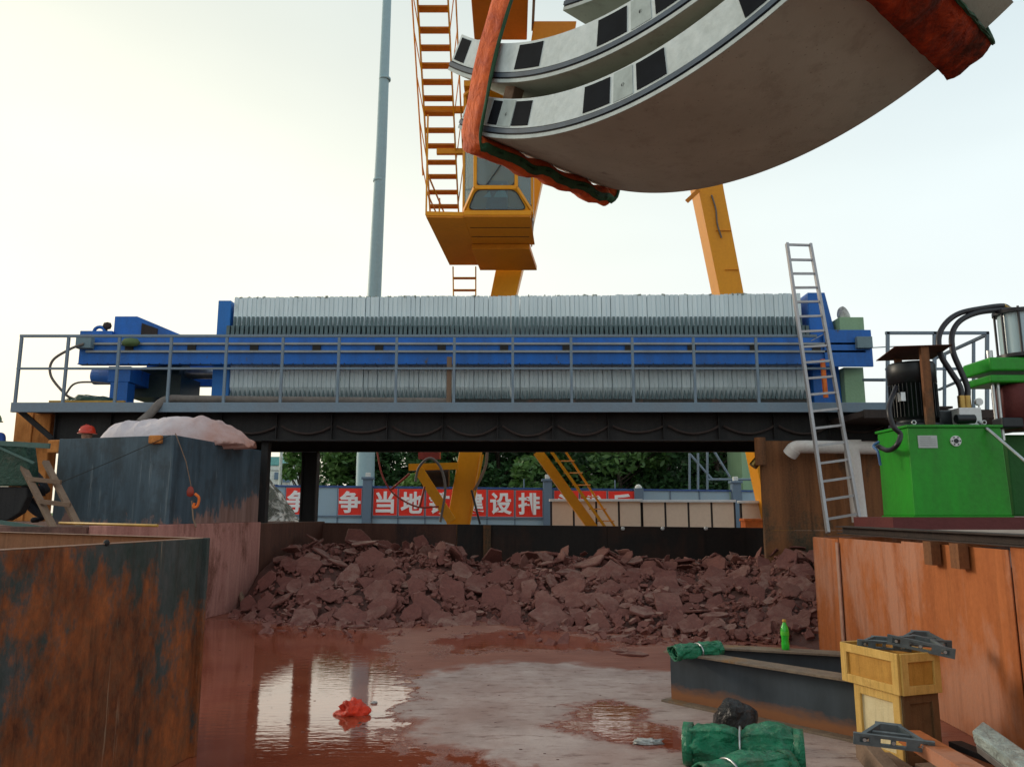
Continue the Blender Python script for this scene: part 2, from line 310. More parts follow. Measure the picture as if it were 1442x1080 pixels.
spk = m.noise((.55, 1.6, 1), 7, 7, .75, .53, .64, seed=(5, 5, 0)); dry = m.mix(m.math('MULTIPLY', m.noise((1, 1, 1), .9, 8, .7, .45, .62, seed=(3, 9, 0)), .45), dry, (.33, .19, .155)); dry = m.mix(m.math('MULTIPLY', spk, .7), dry, (.15, .075, .06))
spl = m.noise((1, 1, 1), 26, 5, .7, .62, .72, seed=(1, 7, 0)); dry = m.mix(m.math('MULTIPLY', spl, .6), dry, (.5, .45, .42))
mudc = m.mix(m.noise((.5, 1.5, 1), 3, 8, .65, .35, .65), (.22, .062, .04), (.32, .115, .075))
mudl = m.noise((.3, 2.2, 1), 5, 6, .7, .62, .72, seed=(9, 2, 0)); mudc = m.mix(m.math('MULTIPLY', mudl, .45), mudc, (.42, .30, .24))
c0 = m.mix(D, dry, mudc)
watc = m.mix(m.noise((1, 1, 1), 1.1, 5, .6, .35, .65), (.24, .050, .024), (.33, .088, .045))
c0 = m.mix(W, c0, watc); m.base(c0)
ro = m.n('ShaderNodeMix', data_type='FLOAT'); m.link(W, ro.inputs[0]); m.link(m.lerp(D, .78, .42), ro.inputs[2]); ro.inputs[3].default_value = .045
m.link(ro.outputs[0], m.b.inputs['Roughness'])
io = m.n('ShaderNodeMapRange'); m.link(W, io.inputs[0]); io.inputs[3].default_value = 1.45; io.inputs[4].default_value = 2.5; m.link(io.outputs[0], m.b.inputs['IOR'])
hh = m.n('ShaderNodeMix', data_type='FLOAT'); m.link(W, hh.inputs[0])
m.link(m.math('ADD', m.math('MULTIPLY', n2, .5), m.math('MULTIPLY', n3, .5)), hh.inputs[2])
rip = m.noise((1, 2.6, 1), 6, 3, .5, 0, 1, seed=(2, 6, 0)); m.link(m.math('MULTIPLY', rip, .06), hh.inputs[3])
m.bump(hh.outputs[0], .55, .035); M['floor'] = m.m

# ------------------------------------------------------------------ mesh helpers
def wloc(o):
    v = Vector((0, 0, 0))
    while o: v += o.location; o = o.parent
    return v
def thing(name, label, cat, loc, group=None):
    o = bpy.data.objects.new(name, None); o.empty_display_size = .2; col.objects.link(o); o.location = loc
    o['label'] = label; o['category'] = cat
    if group: o['group'] = group
    return o
class MB:
    def __init__(s): s.v = []; s.f = []; s.sm = []
    def add(s, vs, fs, smooth=False):
        k = len(s.v); s.v += [Vector(a) for a in vs]; s.f += [tuple(i + k for i in f) for f in fs]; s.sm += [smooth] * len(fs); return s
    def hexa(s, p):      # p: 4 bottom, 4 top (ccw)
        return s.add(p, [(3, 2, 1, 0), (4, 5, 6, 7), (0, 1, 5, 4), (1, 2, 6, 5), (2, 3, 7, 6), (3, 0, 4, 7)])
    def box(s, x0, x1, y0, y1, z0, z1):
        return s.hexa([(x0, y0, z0), (x1, y0, z0), (x1, y1, z0), (x0, y1, z0), (x0, y0, z1), (x1, y0, z1), (x1, y1, z1), (x0, y1, z1)])
    def obox(s, c, ux, uy, uz):   # centre and half-vectors
        c, ux, uy, uz = map(Vector, (c, ux, uy, uz))
        return s.hexa([c - ux - uy - uz, c + ux - uy - uz, c + ux + uy - uz, c - ux + uy - uz, c - ux - uy + uz, c + ux - uy + uz, c + ux + uy + uz, c - ux + uy + uz])
    def bar(s, a, b, w, h=None, up=(0, 0, 1)):
        a, b = Vector(a), Vector(b); h = h or w; d = (b - a); l = d.length; d.normalize(); up = Vector(up)
        if abs(d.dot(up)) > .98: up = Vector((0, 1, 0))
        x = d.cross(up).normalized(); z = x.cross(d)
        return s.obox((a + b) / 2, x * w / 2, d * l / 2, z * h / 2)
    def prism(s, poly, vec):
        vec = Vector(vec); n = len(poly); p = [Vector(q) for q in poly]
        fs = [tuple(range(n))[::-1], tuple(range(n, 2 * n))] + [(i, (i + 1) % n, n + (i + 1) % n, n + i) for i in range(n)]
        return s.add(p + [q + vec for q in p], fs)
    def tube(s, pts, r, n=10, caps=True):
        pts = [Vector(p) for p in pts]; rs = r if isinstance(r, (list, tuple)) else [r] * len(pts)
        vs = []; up = Vector((0, 0, 1)); px = None
        for i, p in enumerate(pts):
            d = (pts[min(i + 1, len(pts) - 1)] - pts[max(i - 1, 0)]).normalized()
            if px is None:
                px = d.cross(up if abs(d.z) < .95 else Vector((0, 1, 0))).normalized()
            px = (px - d * px.dot(d)).normalized(); q = d.cross(px)
            for k in range(n):
                t = 2 * PI * k / n; vs.append(p + (px * math.cos(t) + q * math.sin(t)) * rs[i])
        fs = [(i * n + k, i * n + (k + 1) % n, (i + 1) * n + (k + 1) % n, (i + 1) * n + k) for i in range(len(pts) - 1) for k in range(n)]
        s.add(vs, fs, True)
        if caps:
            s.add(vs[:n], [tuple(range(n))[::-1]]); s.add(vs[-n:], [tuple(range(n))])
        return s
    def lathe(s, c, prof, n=24, sx=1, sy=1):
        c = Vector(c); vs = []
        for r, z in prof:
            for k in range(n): t = 2 * PI * k / n; vs.append(c + Vector((r * math.cos(t) * sx, r * math.sin(t) * sy, z)))
        fs = [(i * n + k, i * n + (k + 1) % n, (i + 1) * n + (k + 1) % n, (i + 1) * n + k) for i in range(len(prof) - 1) for k in range(n)]
        s.add(vs, fs, True); s.add(vs[:n], [tuple(range(n))[::-1]]); s.add(vs[-n:], [tuple(range(n))]); return s
    def grid(s, fn, nu, nv, smooth=True):
        vs = [fn(i / nu, j / nv) for j in range(nv + 1) for i in range(nu + 1)]
        fs = [(j * (nu + 1) + i, j * (nu + 1) + i + 1, (j + 1) * (nu + 1) + i + 1, (j + 1) * (nu + 1) + i) for j in range(nv) for i in range(nu)]
        return s.add(vs, fs, smooth)
    def build(s, name, mat, parent=None, loc=None, bevel=0, label=None, cat=None, group=None, kind=None, sub=0):
        me = bpy.data.meshes.new(name)
        if parent: off = wloc(parent)
        else:
            if loc is None:
                n = len(s.v); loc = (sum(v.x for v in s.v) / n, sum(v.y for v in s.v) / n, min(v.z for v in s.v))
            off = Vector(loc)
        me.from_pydata([v - off for v in s.v], [], s.f); me.update()
        me.polygons.foreach_set('use_smooth', s.sm)
        bm = bmesh.new(); bm.from_mesh(me); bmesh.ops.recalc_face_normals(bm, faces=bm.faces); bm.to_mesh(me); bm.free()
        mats = mat if isinstance(mat, (list, tuple)) else [mat]
        for q in mats: me.materials.append(M[q] if isinstance(q, str) else q)
        o = bpy.data.objects.new(name, me); col.objects.link(o)
        if parent: o.parent = parent
        else: o.location = off
        if bevel:
            b = o.modifiers.new('bevel', 'BEVEL'); b.width = bevel; b.segments = 2; b.limit_method = 'ANGLE'; b.angle_limit = R(35)
        if sub:
            b = o.modifiers.new('sub', 'SUBSURF'); b.levels = b.render_levels = sub
        if label: o['label'] = label
        if cat: o['category'] = cat
        if group: o['group'] = group
        if kind: o['kind'] = kind
        return o
def curve_pts(pts, n=8):     # Catmull-Rom
    pts = [Vector(p) for p in pts]; q = [pts[0] * 2 - pts[1]] + pts + [pts[-1] * 2 - pts[-2]]; out = []
    for i in range(1, len(q) - 2):
        for k in range(n):
            t = k / n; a, b, c, d = q[i - 1], q[i], q[i + 1], q[i + 2]
            out.append(.5 * ((2 * b) + (c - a) * t + (2 * a - 5 * b + 4 * c - d) * t * t + (3 * b - a - 3 * c + d) * t ** 3))
    return out + [pts[-1]]
def copy_tree(o, parent=None):
    c = o.copy(); col.objects.link(c)
    if parent: c.parent = parent
    for ch in list(o.children): copy_tree(ch, c)
    return c
def nf(x, y, z=0.0): return noise.noise(Vector((x, y, z)))

# ================================================================== SETTING
b = MB(); b.add([(-600, -300, -.03), (600, -300, -.03), (600, 1500, -.03), (-600, 1500, -.03)], [(0, 1, 2, 3)])
b.build('ground', 'ground', kind='structure', loc=(0, 0, -.03))
# pit floor with attributes
def inpoly(x, y, P_):
    c = False; n = len(P_); j = n - 1
    for i in range(n):
        if (P_[i][1] > y) != (P_[j][1] > y) and x < (P_[j][0] - P_[i][0]) * (y - P_[i][1]) / (P_[j][1] - P_[i][1]) + P_[i][0]: c = not c
        j = i
    return c
def sd_(x, y, P_):
    d = 1e9; n = len(P_)
    for i in range(n):
        ax, ay = P_[i]; bx, by = P_[(i + 1) % n]; dx, dy = bx - ax, by - ay
        t = max(0, min(1, ((x - ax) * dx + (y - ay) * dy) / (dx * dx + dy * dy + 1e-9))); d = min(d, math.hypot(ax + dx * t - x, ay + dy * t - y))
    return d if inpoly(x, y, P_) else -d
DRY = [gnd(*q).xy for q in ((556, 962), (620, 945), (700, 931), (800, 934), (880, 941), (960, 948), (1250, 980), (1442, 1180), (1200, 1320), (900, 1180), (760, 1092), (690, 1066), (640, 1050), (592, 1045), (590, 1015), (552, 1003), (548, 985))]
WET = [gnd(*q).xy for q in ((60, 870), (300, 872), (420, 880), (560, 890), (560, 925), (585, 950), (600, 975), (560, 1010), (585, 1050), (640, 1080), (640, 1200), (100, 1300))]
PUD = [gnd(*q).xy for q in ((800, 993), (850, 985), (915, 996), (905, 1018), (950, 1022), (1010, 1050), (960, 1062), (905, 1052), (830, 1040), (770, 1022), (810, 1010))]
PUD2 = [gnd(*q).xy for q in ((600, 896), (760, 880), (860, 898), (900, 910), (860, 920), (700, 918), (600, 930))]
PUD3 = [gnd(*q).xy for q in ((640, 1056), (690, 1070), (760, 1100), (760, 1200), (640, 1200))]
b = MB(); x0, x1, y0, y1 = -6.5, 6.5, .2, 18.0; nx, ny = 260, 340
b.grid(lambda u, v: Vector((x0 + (x1 - x0) * u, y0 + (y1 - y0) * v, 0)), nx, ny)
fl = b.build('pit_floor', 'floor', kind='structure', loc=(0, 0, 0))
wa = fl.data.attributes.new('wet', 'FLOAT', 'POINT'); ma = fl.data.attributes.new('mud', 'FLOAT', 'POINT')
wv = []; mv = []
for v in b.v:
    x, y = v.x, v.y
    k = max(sd_(x, y, WET) / .9, sd_(x, y, PUD) / .55 if abs(x - 1) < 2 and 4 < y < 9 else -9, sd_(x, y, PUD2) / .9 - .12, sd_(x, y, PUD3) / .6)
    wv.append(max(0, min(1, .5 + k * .75)))
    d = -sd_(x, y, DRY) / .8
    if y > 4 and abs(x - 1) < 2.5: d = max(d, sd_(x, y, PUD) / .5)
    mv.append(max(0, min(1, .5 + d * .8)))
wa.data.foreach_set('value', wv); ma.data.foreach_set('value', mv)

# left retaining wall / ledge on which the blue-grey container stands
WT = 1.44
A0 = Vector((-4.92, 10.9)); A1 = Vector((-4.46, 14.1)); A2 = Vector((-4.08, 17.30)); A3 = Vector((5.5, 17.25))
def wallseg(b, p, q, th, z0, z1, z1b=None):
    d = (q - p).normalized(); nrm = Vector((-d.y, d.x)) * th; z1b = z1 if z1b is None else z1b
    b.hexa([(p.x, p.y, z0), (q.x, q.y, z0), (q.x + nrm.x, q.y + nrm.y, z0), (p.x + nrm.x, p.y + nrm.y, z0),
            (p.x, p.y, z1), (q.x, q.y, z1b), (q.x + nrm.x, q.y + nrm.y, z1b), (p.x + nrm.x, p.y + nrm.y, z1)])
b = MB(); wallseg(b, Vector((-5.05, 9.9)), A1, .25, 0, WT); b.build('concrete_wall', 'pink_wall', bevel=.01, label='low concrete wall washed with pink mud, under the blue-grey container', cat='wall')
b = MB(); wallseg(b, A1 + Vector((.0, .003)), A2, .25, 0, WT - .02); b.build('concrete_wall', 'brown_wall', bevel=.01, label='dark brown mud-stained wall at the left end of the rubble heap', cat='wall')
b = MB(); b.prism([(-5.31, 9.9, 0), (-4.72, 14.1, 0), (-4.6, 16.8, 0), (-12, 16.8, 0), (-12, 9.9, 0)], (0, 0, WT - .012)); b.build('raised_ledge', 'terrace', kind='structure')
# back wall: dark sheets
t = thing('pit_back_wall', 'long low dark steel wall behind the heap of mud slabs', 'wall', (0, 17.2, 0))
for i, (xa, xb) in enumerate(((-4.12, -1.2), (-1.19, 2.05), (2.06, 5.6))):
    za = 1.39 - (xa + 4.1) * .0115; zb = 1.39 - (xb + 4.1) * .0115; o_ = .012 * (i % 2)
    b = MB(); b.hexa([(xa, 17.2 - o_, 0), (xb, 17.2 - o_, 0), (xb, 17.3, 0), (xa, 17.3, 0), (xa, 17.2 - o_, za), (xb, 17.2 - o_, zb), (xb, 17.3, zb), (xa, 17.3, za)])
    b.build('wall_sheet', ['brown_wall', 'back_wall', 'back_wall'][i], t)
for px in (877, 933, 994):
    p = at(px, 744, 17.17); b = MB(); b.lathe(p, [(.0, -.04), (.035, -.03), (.045, 0), (.03, .035), (0, .04)], 10); b.build('bolt', 'white_paint', t)
b = MB()
for px, w_ in ((443, .2), (686, .16)):
    p = at(px, 760, 17.1); b.box(p.x - w_ / 2, p.x + w_ / 2, 17.07, 17.18, .3, 1.34)
b.build('wall_stiffener', 'rust_support', t)

# ================================================================== PLATFORM
DZ = 3.53
t = thing('steel_platform', 'long raised steel platform with grey-blue walkway railing carrying the blue press', 'platform', (-.5, 16, 0))
XL, XR = at(18, 575, 14.2).x, at(1250, 577, 14.2).x
b = MB(); b.box(XL, XR + 1.2, 14.2, 18.1, DZ - .04, DZ); b.build('deck', 'dark_steel', t)
b = MB(); b.box(XL, XR, 14.13, 14.197, DZ - .12, DZ + .06); b.build('edge_channel', 'rail', t, bevel=.008)
XB0 = at(74, 600, 14.5).x
b = MB()
for Y, z0 in ((14.55, 2.92), (17.0, 2.91)):
    b.box(XB0, XR + .6, Y, Y + .02, z0 + .025, DZ - .045); b.box(XB0, XR + .6, Y - .1, Y + .12, z0, z0 + .025); b.box(XB0, XR + .6, Y - .1, Y + .12, DZ - .065, DZ - .042)
b.build('girder', 'black_steel', t)
b = MB(); x = XB0 + .05
while x < XR + .5:
    b.box(x, x + .015, 14.46, 14.548, 2.946, DZ - .067); b.box(x - .03, x + .05, 14.69, 16.98, 3.2, DZ - .067); x += 1.03
b.build('stiffener', 'black_steel', t)
b = MB(); b.bar(at(22, 573, 14.35), at(74, 618, 14.5), .09); b.build('brace', 'black_steel', t)
b = MB(); p = at(376, 635, 14.7); b.box(p.x - .08, p.x + .05, 14.6, 14.8, WT - .03, 2.92); b.build('column', 'black_steel', t)
b = MB(); p = at(436, 690, 17.0)
for dx in (-.16, .14): b.box(p.x + dx, p.x + dx + .03, 16.85, 17.12, 0, 2.9)
b.box(p.x - .13, p.x + .14, 16.98, 17.0, 0, 2.9); b.build('column', 'black_steel', t)
# railing
posts = [97, 169, 242, 320, 399, 478, 559, 640, 722, 804, 890, 976, 1064]
def post(b, px, r=.024, H=DZ + 1.285):
    x = at(px, 475, 14.2).x if px > 60 else XL + .03; b.box(x - r, x + r, 14.2 - r, 14.2 + r, DZ + .06, H)
RT = DZ + 1.29
for px in [20] + posts:
    b = MB(); post(b, px); b.build('railing_post', 'rail', t, bevel=.004)
XRr = at(1150, 475, 14.2).x
b = MB(); b.box(XL, XRr, 14.176, 14.224, RT, RT + .05); b.build('top_rail', 'rail', t, bevel=.004)
b = MB(); b.box(XL, XRr + .25, 14.18, 14.22, DZ + .68, DZ + .72); b.build('middle_rail', 'rail', t, bevel=.004)
# swagged cable under the edge
b = MB(); xs = XB0 + 3.2
while xs < XR - .6:
    L_ = 1.03; dp = rnd.uniform(.11, .2)
    b.tube([(xs + .04 + (L_ - .08) * k / 10, 14.50, 3.2 - dp * 4 * (k / 10) * (1 - k / 10) + rnd.uniform(-.004, .004)) for k in range(11)], .024, 6); xs += L_
b.build('swagged_hose', plain('dusty_brown_hose', (.052, .036, .033), .9), t)

# ================================================================== FILTER PRESS
t = thing('filter_press', 'large blue filter press with a long row of pale plates on the raised platform', 'filter press', (-.3, 16.4, DZ))
PY = 15.42
xs0, xs1 = at(327, 470, PY).x, at(1131, 470, PY).x
NP = 125; pit = (xs1 - xs0) / NP
def plate_mb(b, x, dz=0.0, hx=pit / 2 - .0015):
    zt, zb = 5.93 + dz, 3.86
    h2 = hx * .78
    # outline in (y,z); thin rim and thicker belly so neighbours show a groove
    def ring(x_, ins):
        return [(x_, PY + ins + .0, zb + .22), (x_, PY + .16, zb + ins), (x_, PY + 1.84, zb + ins), (x_, PY + 2.0 - ins, zb + .22), (x_, PY + 2.0 - ins, zt - ins), (x_, PY + ins, zt - ins)]
    rr = [ring(x - hx, .014), ring(x - h2, 0), ring(x + h2, 0), ring(x + hx, .014)]
    vs = [p for r_ in rr for p in r_]; fs = [tuple(range(6))[::-1], tuple(range(18, 24))]
    for i in range(3):
        for k in range(6): fs.append((i * 6 + k, i * 6 + (k + 1) % 6, (i + 1) * 6 + (k + 1) % 6, (i + 1) * 6 + k))
    b.add(vs, fs)
def foot_mb(b, x, s=pit * .3):
    b.hexa([(x - s, PY - .03, 3.84), (x + s, PY - .03, 3.84), (x + s, PY + .03, 3.84), (x - s, PY + .03, 3.84), (x - s * .15, PY - .012, 4.02), (x + s * .15, PY - .012, 4.02), (x + s * .15, PY - .001, 4.02), (x - s * .15, PY - .001, 4.02)])
def handle_mb(b, x, s=pit * .29):
    b.hexa([(x - s, PY - .05, 5.28), (x + s, PY - .05, 5.28), (x + s, PY - .002, 5.28), (x - s, PY - .002, 5.28),
            (x - s * .85, PY - .03, 5.52), (x + s * .85, PY - .03, 5.52), (x + s * .85, PY - .002, 5.52), (x - s * .85, PY - .002, 5.52)])
    b.hexa([(x - s, PY - .34, 5.10), (x + s, PY - .34, 5.10), (x + s, PY - .002, 5.22), (x - s, PY - .002, 5.22),
            (x - s, PY - .34, 5.26), (x + s, PY - .34, 5.26), (x + s, PY - .002, 5.33), (x - s, PY - .002, 5.33)])
    b.box(x - s * 1.15, x + s * 1.15, PY - .37, PY - .30, 4.99, 5.25)
bs = MB(); bh = MB(); proto = None
for i in range(NP):
    x = xs0 + pit * (i + .5); dz = rnd.uniform(-.008, .008) + (x - xs0) * .007
    if i < NP - 100: plate_mb(bs, x, dz); handle_mb(bh, x); foot_mb(bh, x); continue
    if proto is None or i % 12 == 0:
        b = MB(); plate_mb(b, x, dz); pr = b.build('filter_plate', 'plate', t)
        b = MB(); handle_mb(b, x); hd = b.build('handle', 'plate_handle', pr); b = MB(); foot_mb(b, x); ft = b.build('foot', 'plate_handle', pr); proto = (pr, hd, x, ft); continue
    c = proto[0].copy(); col.objects.link(c); c.parent = t; c.location = (x - proto[2] + rnd.uniform(-.006, .006), rnd.uniform(-.010, .008), rnd.uniform(-.005, .005))
    h = proto[1].copy(); col.objects.link(h); h.parent = c; h = proto[3].copy(); col.objects.link(h); h.parent = c
o = bs.build('filter_plate', 'plate', t, kind='stuff'); bh.build('handle', 'plate_handle', o)
# tufts of cloth along the top edge
b = MB()
for i in range(260):
    x = rnd.uniform(xs0, xs1); z = 5.925 + (x - xs0) * .007
    b.obox((x, PY + rnd.uniform(.02, .2), z), (rnd.uniform(.01, .035), 0, rnd.uniform(-.008, .008)), (0, .03, 0), (0, .004, rnd.uniform(.008, .025)))
b.build('cloth_edge', plain('grey_cloth', (.25, .28, .24), .9), t, kind='stuff')
# under-plate dark trough
b = MB(); b.box(xs0, xs1, PY - .05, PY + 1.9, DZ + .005, DZ + .30); b.build('drip_tray', rusty('tray', (.03, .035, .035), (.07, .06, .055), (.14, .07, .05), .55, 3, .5, .7), t)
# side beams (near and far)
bx0, bx1 = at(117, 500, 15.1).x, at(1220, 500, 15.1).x
for Y, nm in ((14.95, 'side_beam'), (17.6, 'side_beam')):
    b = MB(); b.box(bx0, bx1, Y, Y + .12, 4.47, 4.88)
    b.box(bx0 + .05, bx1 - .05, Y + .06, Y + .14, 4.881, 5.05)
    b.box(bx0, bx1, Y - .03, Y + .15, 4.45, 4.469)
    sb = b.build(nm, 'blue', t, bevel=.006)
    if Y < 16:
        c = MB()
        for k in range(70): xx = bx0 + .2 + k * .2; c.tube([(xx, Y - .038, 4.46), (xx, Y - .031, 4.46)], .012, 6)
        c.build('rivet_row', 'black_steel', sb, kind='stuff')
        c = MB(); c.box(bx0 + .15, bx1 - .1, Y - .05, Y - .002, 4.835, 4.875); c.box(bx0 + .15, bx1 - .1, Y - .05, Y - .002, 4.68, 4.72); c.build('guide_rail', 'silver_rail', sb)
        c = MB()
        for k in range(12): xx = bx0 + .9 + k * 1.22; c.box(xx, xx + .16, Y - .03, Y - .002, 4.722, 4.833)
        c.build('bracket', 'black_steel', sb)
for px, nm in ((121, 'end_box'), (1215, 'end_box')):
    p = at(px, 483, 14.9); b = MB(); b.box(p.x - .15, p.x + .15, 14.8, 14.945, p.z - .12, p.z + .11); b.build(nm, painted(nm + '_grey', (.16, .24, .28), (.1, .1, .1), .3), t, bevel=.01)
# movable thrust head at the left and fixed head at the right
b = MB(); a = at(308, 425, PY).x; c = at(326, 425, PY).x; b.box(a, c, PY - .02, PY + 2.0, 4.95, 5.86); a2 = at(300, 520, PY).x; b.box(a2, xs0, PY - .02, PY + 2, DZ + .03, 4.93)
b.build('moving_head', 'blue_light', t, bevel=.01)
b = MB(); xa, xb, xc = at(1136, 413, PY).x, at(1160, 413, PY).x, at(1175, 470, PY).x; z1, z0 = at(1150, 413, PY).z, at(1150, 470, PY).z
b.prism([(xa, PY - .05, z1), (xb, PY - .05, z1), (xc, PY - .05, z0), (xc + .05, PY - .05, DZ + .01), (xa, PY - .05, DZ + .01)], (0, 2.1, 0)); b.build('fixed_head', 'blue', t, bevel=.01)
b = MB(); b.box(xs1 + .2, xc + .5, 14.9, 14.95, 4.4, 5.13); b.build('head_cover', 'blue', t, bevel=.008)
p0, p1 = at(1185, 520, 15.3), at(1216, 565, 15.3)
b = MB(); b.box(p0.x, p1.x, 15.2, 17.3, DZ + .01, 4.44); b.build('support_post', 'light_green', t, bevel=.01)
b = MB(); p0, p1 = at(1176, 450, 15.4), at(1211, 464, 15.4); b.box(p0.x, p1.x, 15.2, 17.0, 5.06, p0.z); b.build('feed_box', 'light_green', t, bevel=.01)
b = MB(); b.bar(at(1158, 506, 14.86), at(1163, 560, 14.86), .07); b.build('stay_bar', 'orange', t)
# hydraulic end on the left
b = MB(); p0 = at(165, 447, 15.3); p1 = at(196, 447, 15.3); p2 = at(258, 473, 15.3); zz = 5.0
b.prism([(p0.x, 15.2, zz), (p0.x, 15.2, p0.z), (p1.x, 15.2, p0.z), (p2.x, 15.2, p2.z), (p2.x, 15.2, zz)], (0, 1.9, 0)); b.build('cylinder_housing', 'blue', t, bevel=.015)
q0, q1 = at(200, 455, 15.2), at(222, 470, 15.2)
b = MB(); b.prism([(q0.x, 15.185, 5.02), (q0.x, 15.185, q0.z), (q1.x, 15.185, q0.z - .12), (q1.x, 15.185, 5.02)], (0, .01, 0)); b.build('slope_shade', 'dark_steel', t)  # dark sheet standing in for shade on the housing's slope
p0 = at(121, 462, 15.3); b = MB(); b.box(p0.x, at(165, 470, 15.3).x, 15.1, 17.4, 4.9, at(121, 469, 15.3).z); b.build('end_block', 'blue', t, bevel=.01)
b = MB(); p = at(140, 466, 15.2); b.tube([p + Vector((.11 * math.cos(k * PI / 8), 0, .11 * math.sin(k * PI / 8) - .03)) for k in range(9)], .035, 8); b.build('lifting_eye', 'blue', t)
b = MB(); p = at(151, 459, 15.2); b.tube([p + Vector((0, 0, -.15)), p], .015, 6); b.lathe(p, [(0, -.08), (.07, -.06), (.09, 0), (.07, .06), (0, .08)], 14, 1, .6); b.build('pressure_gauge', 'dark_steel', t)
b = MB(); p0, p1 = at(133, 530, 15.6), at(190, 530, 15.6); b.tube([p0 + Vector((-.03, 0, 0)), p0, p1], [.12, .17, .17], 18); b.build('hydraulic_cylinder', 'blue', t)
b = MB(); a, c = at(160, 520, 15.3), at(191, 520, 15.3); b.box(a.x, c.x, 15.1, 17.3, 4.13, 4.44); b.box(a.x + .06, c.x - .03, 15.1, 15.4, DZ + .005, 4.129); b.box(a.x + .06, c.x - .03, 17.0, 17.3, DZ + .005, 4.129); b.build('leg_frame', 'blue', t, bevel=.01)
b = MB(); p0, p1 = at(196, 540, 16.4), at(262, 540, 16.4); b.tube([p0, p1], [.34, .42], 22); b.box(p0.x, p1.x + .1, 15.9, 16.9, 3.95, 4.42); b.build('piston_sleeve', plain('dark_green_steel', (.012, .03, .026), .5), t)
b = MB(); p0, p1 = at(262, 526, 16.4), at(303, 526, 16.4); b.tube([p0, p1], .12, 16); b.build('piston_rod', 'steel', t)
b = MB(); p = at(184, 482, 14.85); b.lathe(p, [(0, -.09), (.13, -.07), (.17, 0), (.12, .07), (0, .09)], 14, 1.1, .5); b.build('control_valve', painted('mossy_green', (.10, .16, .06), (.04, .05, .02), .7, streak=False, sc=9), t)
# things resting about the press
b = MB(); p = at(1188, 444, 15.5); b.lathe(p, [(0, -.12), (.16, -.1), (.15, 0), (.1, .1), (.05, .14), (0, .15)], 14, 1, .8); o = b.build('plastic_bag', 'white_bag', label='crumpled pale plastic bag on top of the pale green box at the press end', cat='bag', sub=1)
for v in o.data.vertices: v.co += noise.noise_vector(v.co * 7) * .05
b = MB()
for k, (q) in enumerate(([(70, 512), (100, 490), (118, 486)], )):
    b.tube(curve_pts([at(118, 484, 14.8), at(98, 492, 14.7), at(74, 508, 14.7), at(72, 530, 14.75), (at(92, 555, 14.8)), at(104, 562, 14.9)]), .025, 8)
b.build('hydraulic_hose', 'hose_grey', label='thin grey hose looping in the air beyond the left end of the press', cat='hose')
b = MB(); b.tube(curve_pts([at(92, 556, 14.9), at(104, 541, 14.9), at(125, 538, 15), at(160, 541, 15.2)]), .02, 8); b.build('hydraulic_hose', 'hose_grey', label='grey hose arching over the dark tarp pile at the left of the deck', cat='hose')
def lump(name, mat, c, rx, ry, rz, label, cat, seed=0, amp=.35, n=28, flat=True, group=None, kind=None, fr=1.6, parent=None):
    b = MB(); c = Vector(c)
    def fn(u, v):
        th = 2 * PI * u; ph = -PI / 2 + PI * v; d = Vector((math.cos(th) * math.cos(ph), math.sin(th) * math.cos(ph), math.sin(ph)))
        q = d * fr + Vector((seed, seed * 2, 0)); k = 1 + amp * (noise.noise(q) + .5 * noise.noise(q * 2.3) + .35 * abs(noise.noise(q * 5)))
        p = Vector((d.x * rx, d.y * ry, d.z * rz)) * k
        if flat: p.z = max(p.z, -rz * .25)
        return c + p
    b.grid(fn, n, n // 2)
    return b.build(name, mat, parent, label=label, cat=cat, group=group, kind=kind)
p = at(128, 556, 14.9); lump('folded_tarp', 'tarp_dark', (p.x, 14.95, DZ + .08), .5, .35, .22, 'dark green crumpled tarp heaped on the left end of the deck', 'tarp', 3)
b = MB(); b.bar(at(70, 565.5, 14.5), at(176, 565.5, 14.5), .06, .035); b.build('timber_plank', 'yellow', label='yellow-brown plank lying on the left end of the deck', cat='plank')
b = MB(); b.tube(curve_pts([at(640, 566, 14.42), at(330, 563, 14.42), at(262, 562, 14.4), at(240, 562, 14.32), at(225, 568, 14.15), at(212, 582, 14.0), at(196, 596, 13.75)]), .075, 12); b.build('drain_hose', 'hose_grey', label='thick dusty grey hose along the deck edge bending down into the container', cat='hose')
b = MB(); p = at(633, 503, 14.3); b.box(p.x - .045, p.x + .045, 14.26, 14.34, DZ + .005, p.z); b.build('wooden_stake', 'wood', label='upright dark wooden board leaning behind the railing at the middle of the press', cat='board')

# ================================================================== CONTAINER on the left
t = thing('steel_container', 'blue-grey open steel container streaked with mud standing on the left wall', 'container', (-5.3, 12.6, WT))
Zt = 2.71
c0 = Vector((-4.87, 11.25)); c1 = Vector((-4.52, 14.1)); c2 = Vector((-6.82, 11.75)); c3 = Vector((-6.5, 14.6))
def sheet(name, p, q, th, z0, z1, mat, par, z1b=None):
    b = MB(); wallseg(b, p, q, th, z0, z1, z1b); return b.build(name, mat, par, bevel=.006)
sheet('side_panel', c0, c1, .05, WT, Zt, 'bluegrey', t); sheet('front_panel', c2, c0 + Vector((-.003, 0)), .05, WT, Zt - .015, 'bluegrey', t, Zt)
sheet('rear_panel', c1, c3, .05, WT, Zt, 'bluegrey', t); sheet('side_panel', c3, c2, .05, WT, Zt - .01, 'bluegrey', t)
# mud crust at the foot
m = Mat('mud_crust', .85); a = m.noise((1, 1, 1), 5, 6, .7, .3, .7); m.base(m.mix(a, (.22, .10, .08), (.36, .2, .17))); M['crust'] = m.m
for px, py in ((78, 629), (220, 619)):
    p = at(px, py, 11.9 if px < 100 else 11.3); b = MB(); b.obox(p, (.10, -.02, 0), (0, .06, 0), (0, 0, .10 if px < 100 else .06)); b.build('lug', 'rust_orange', t, bevel=.02)
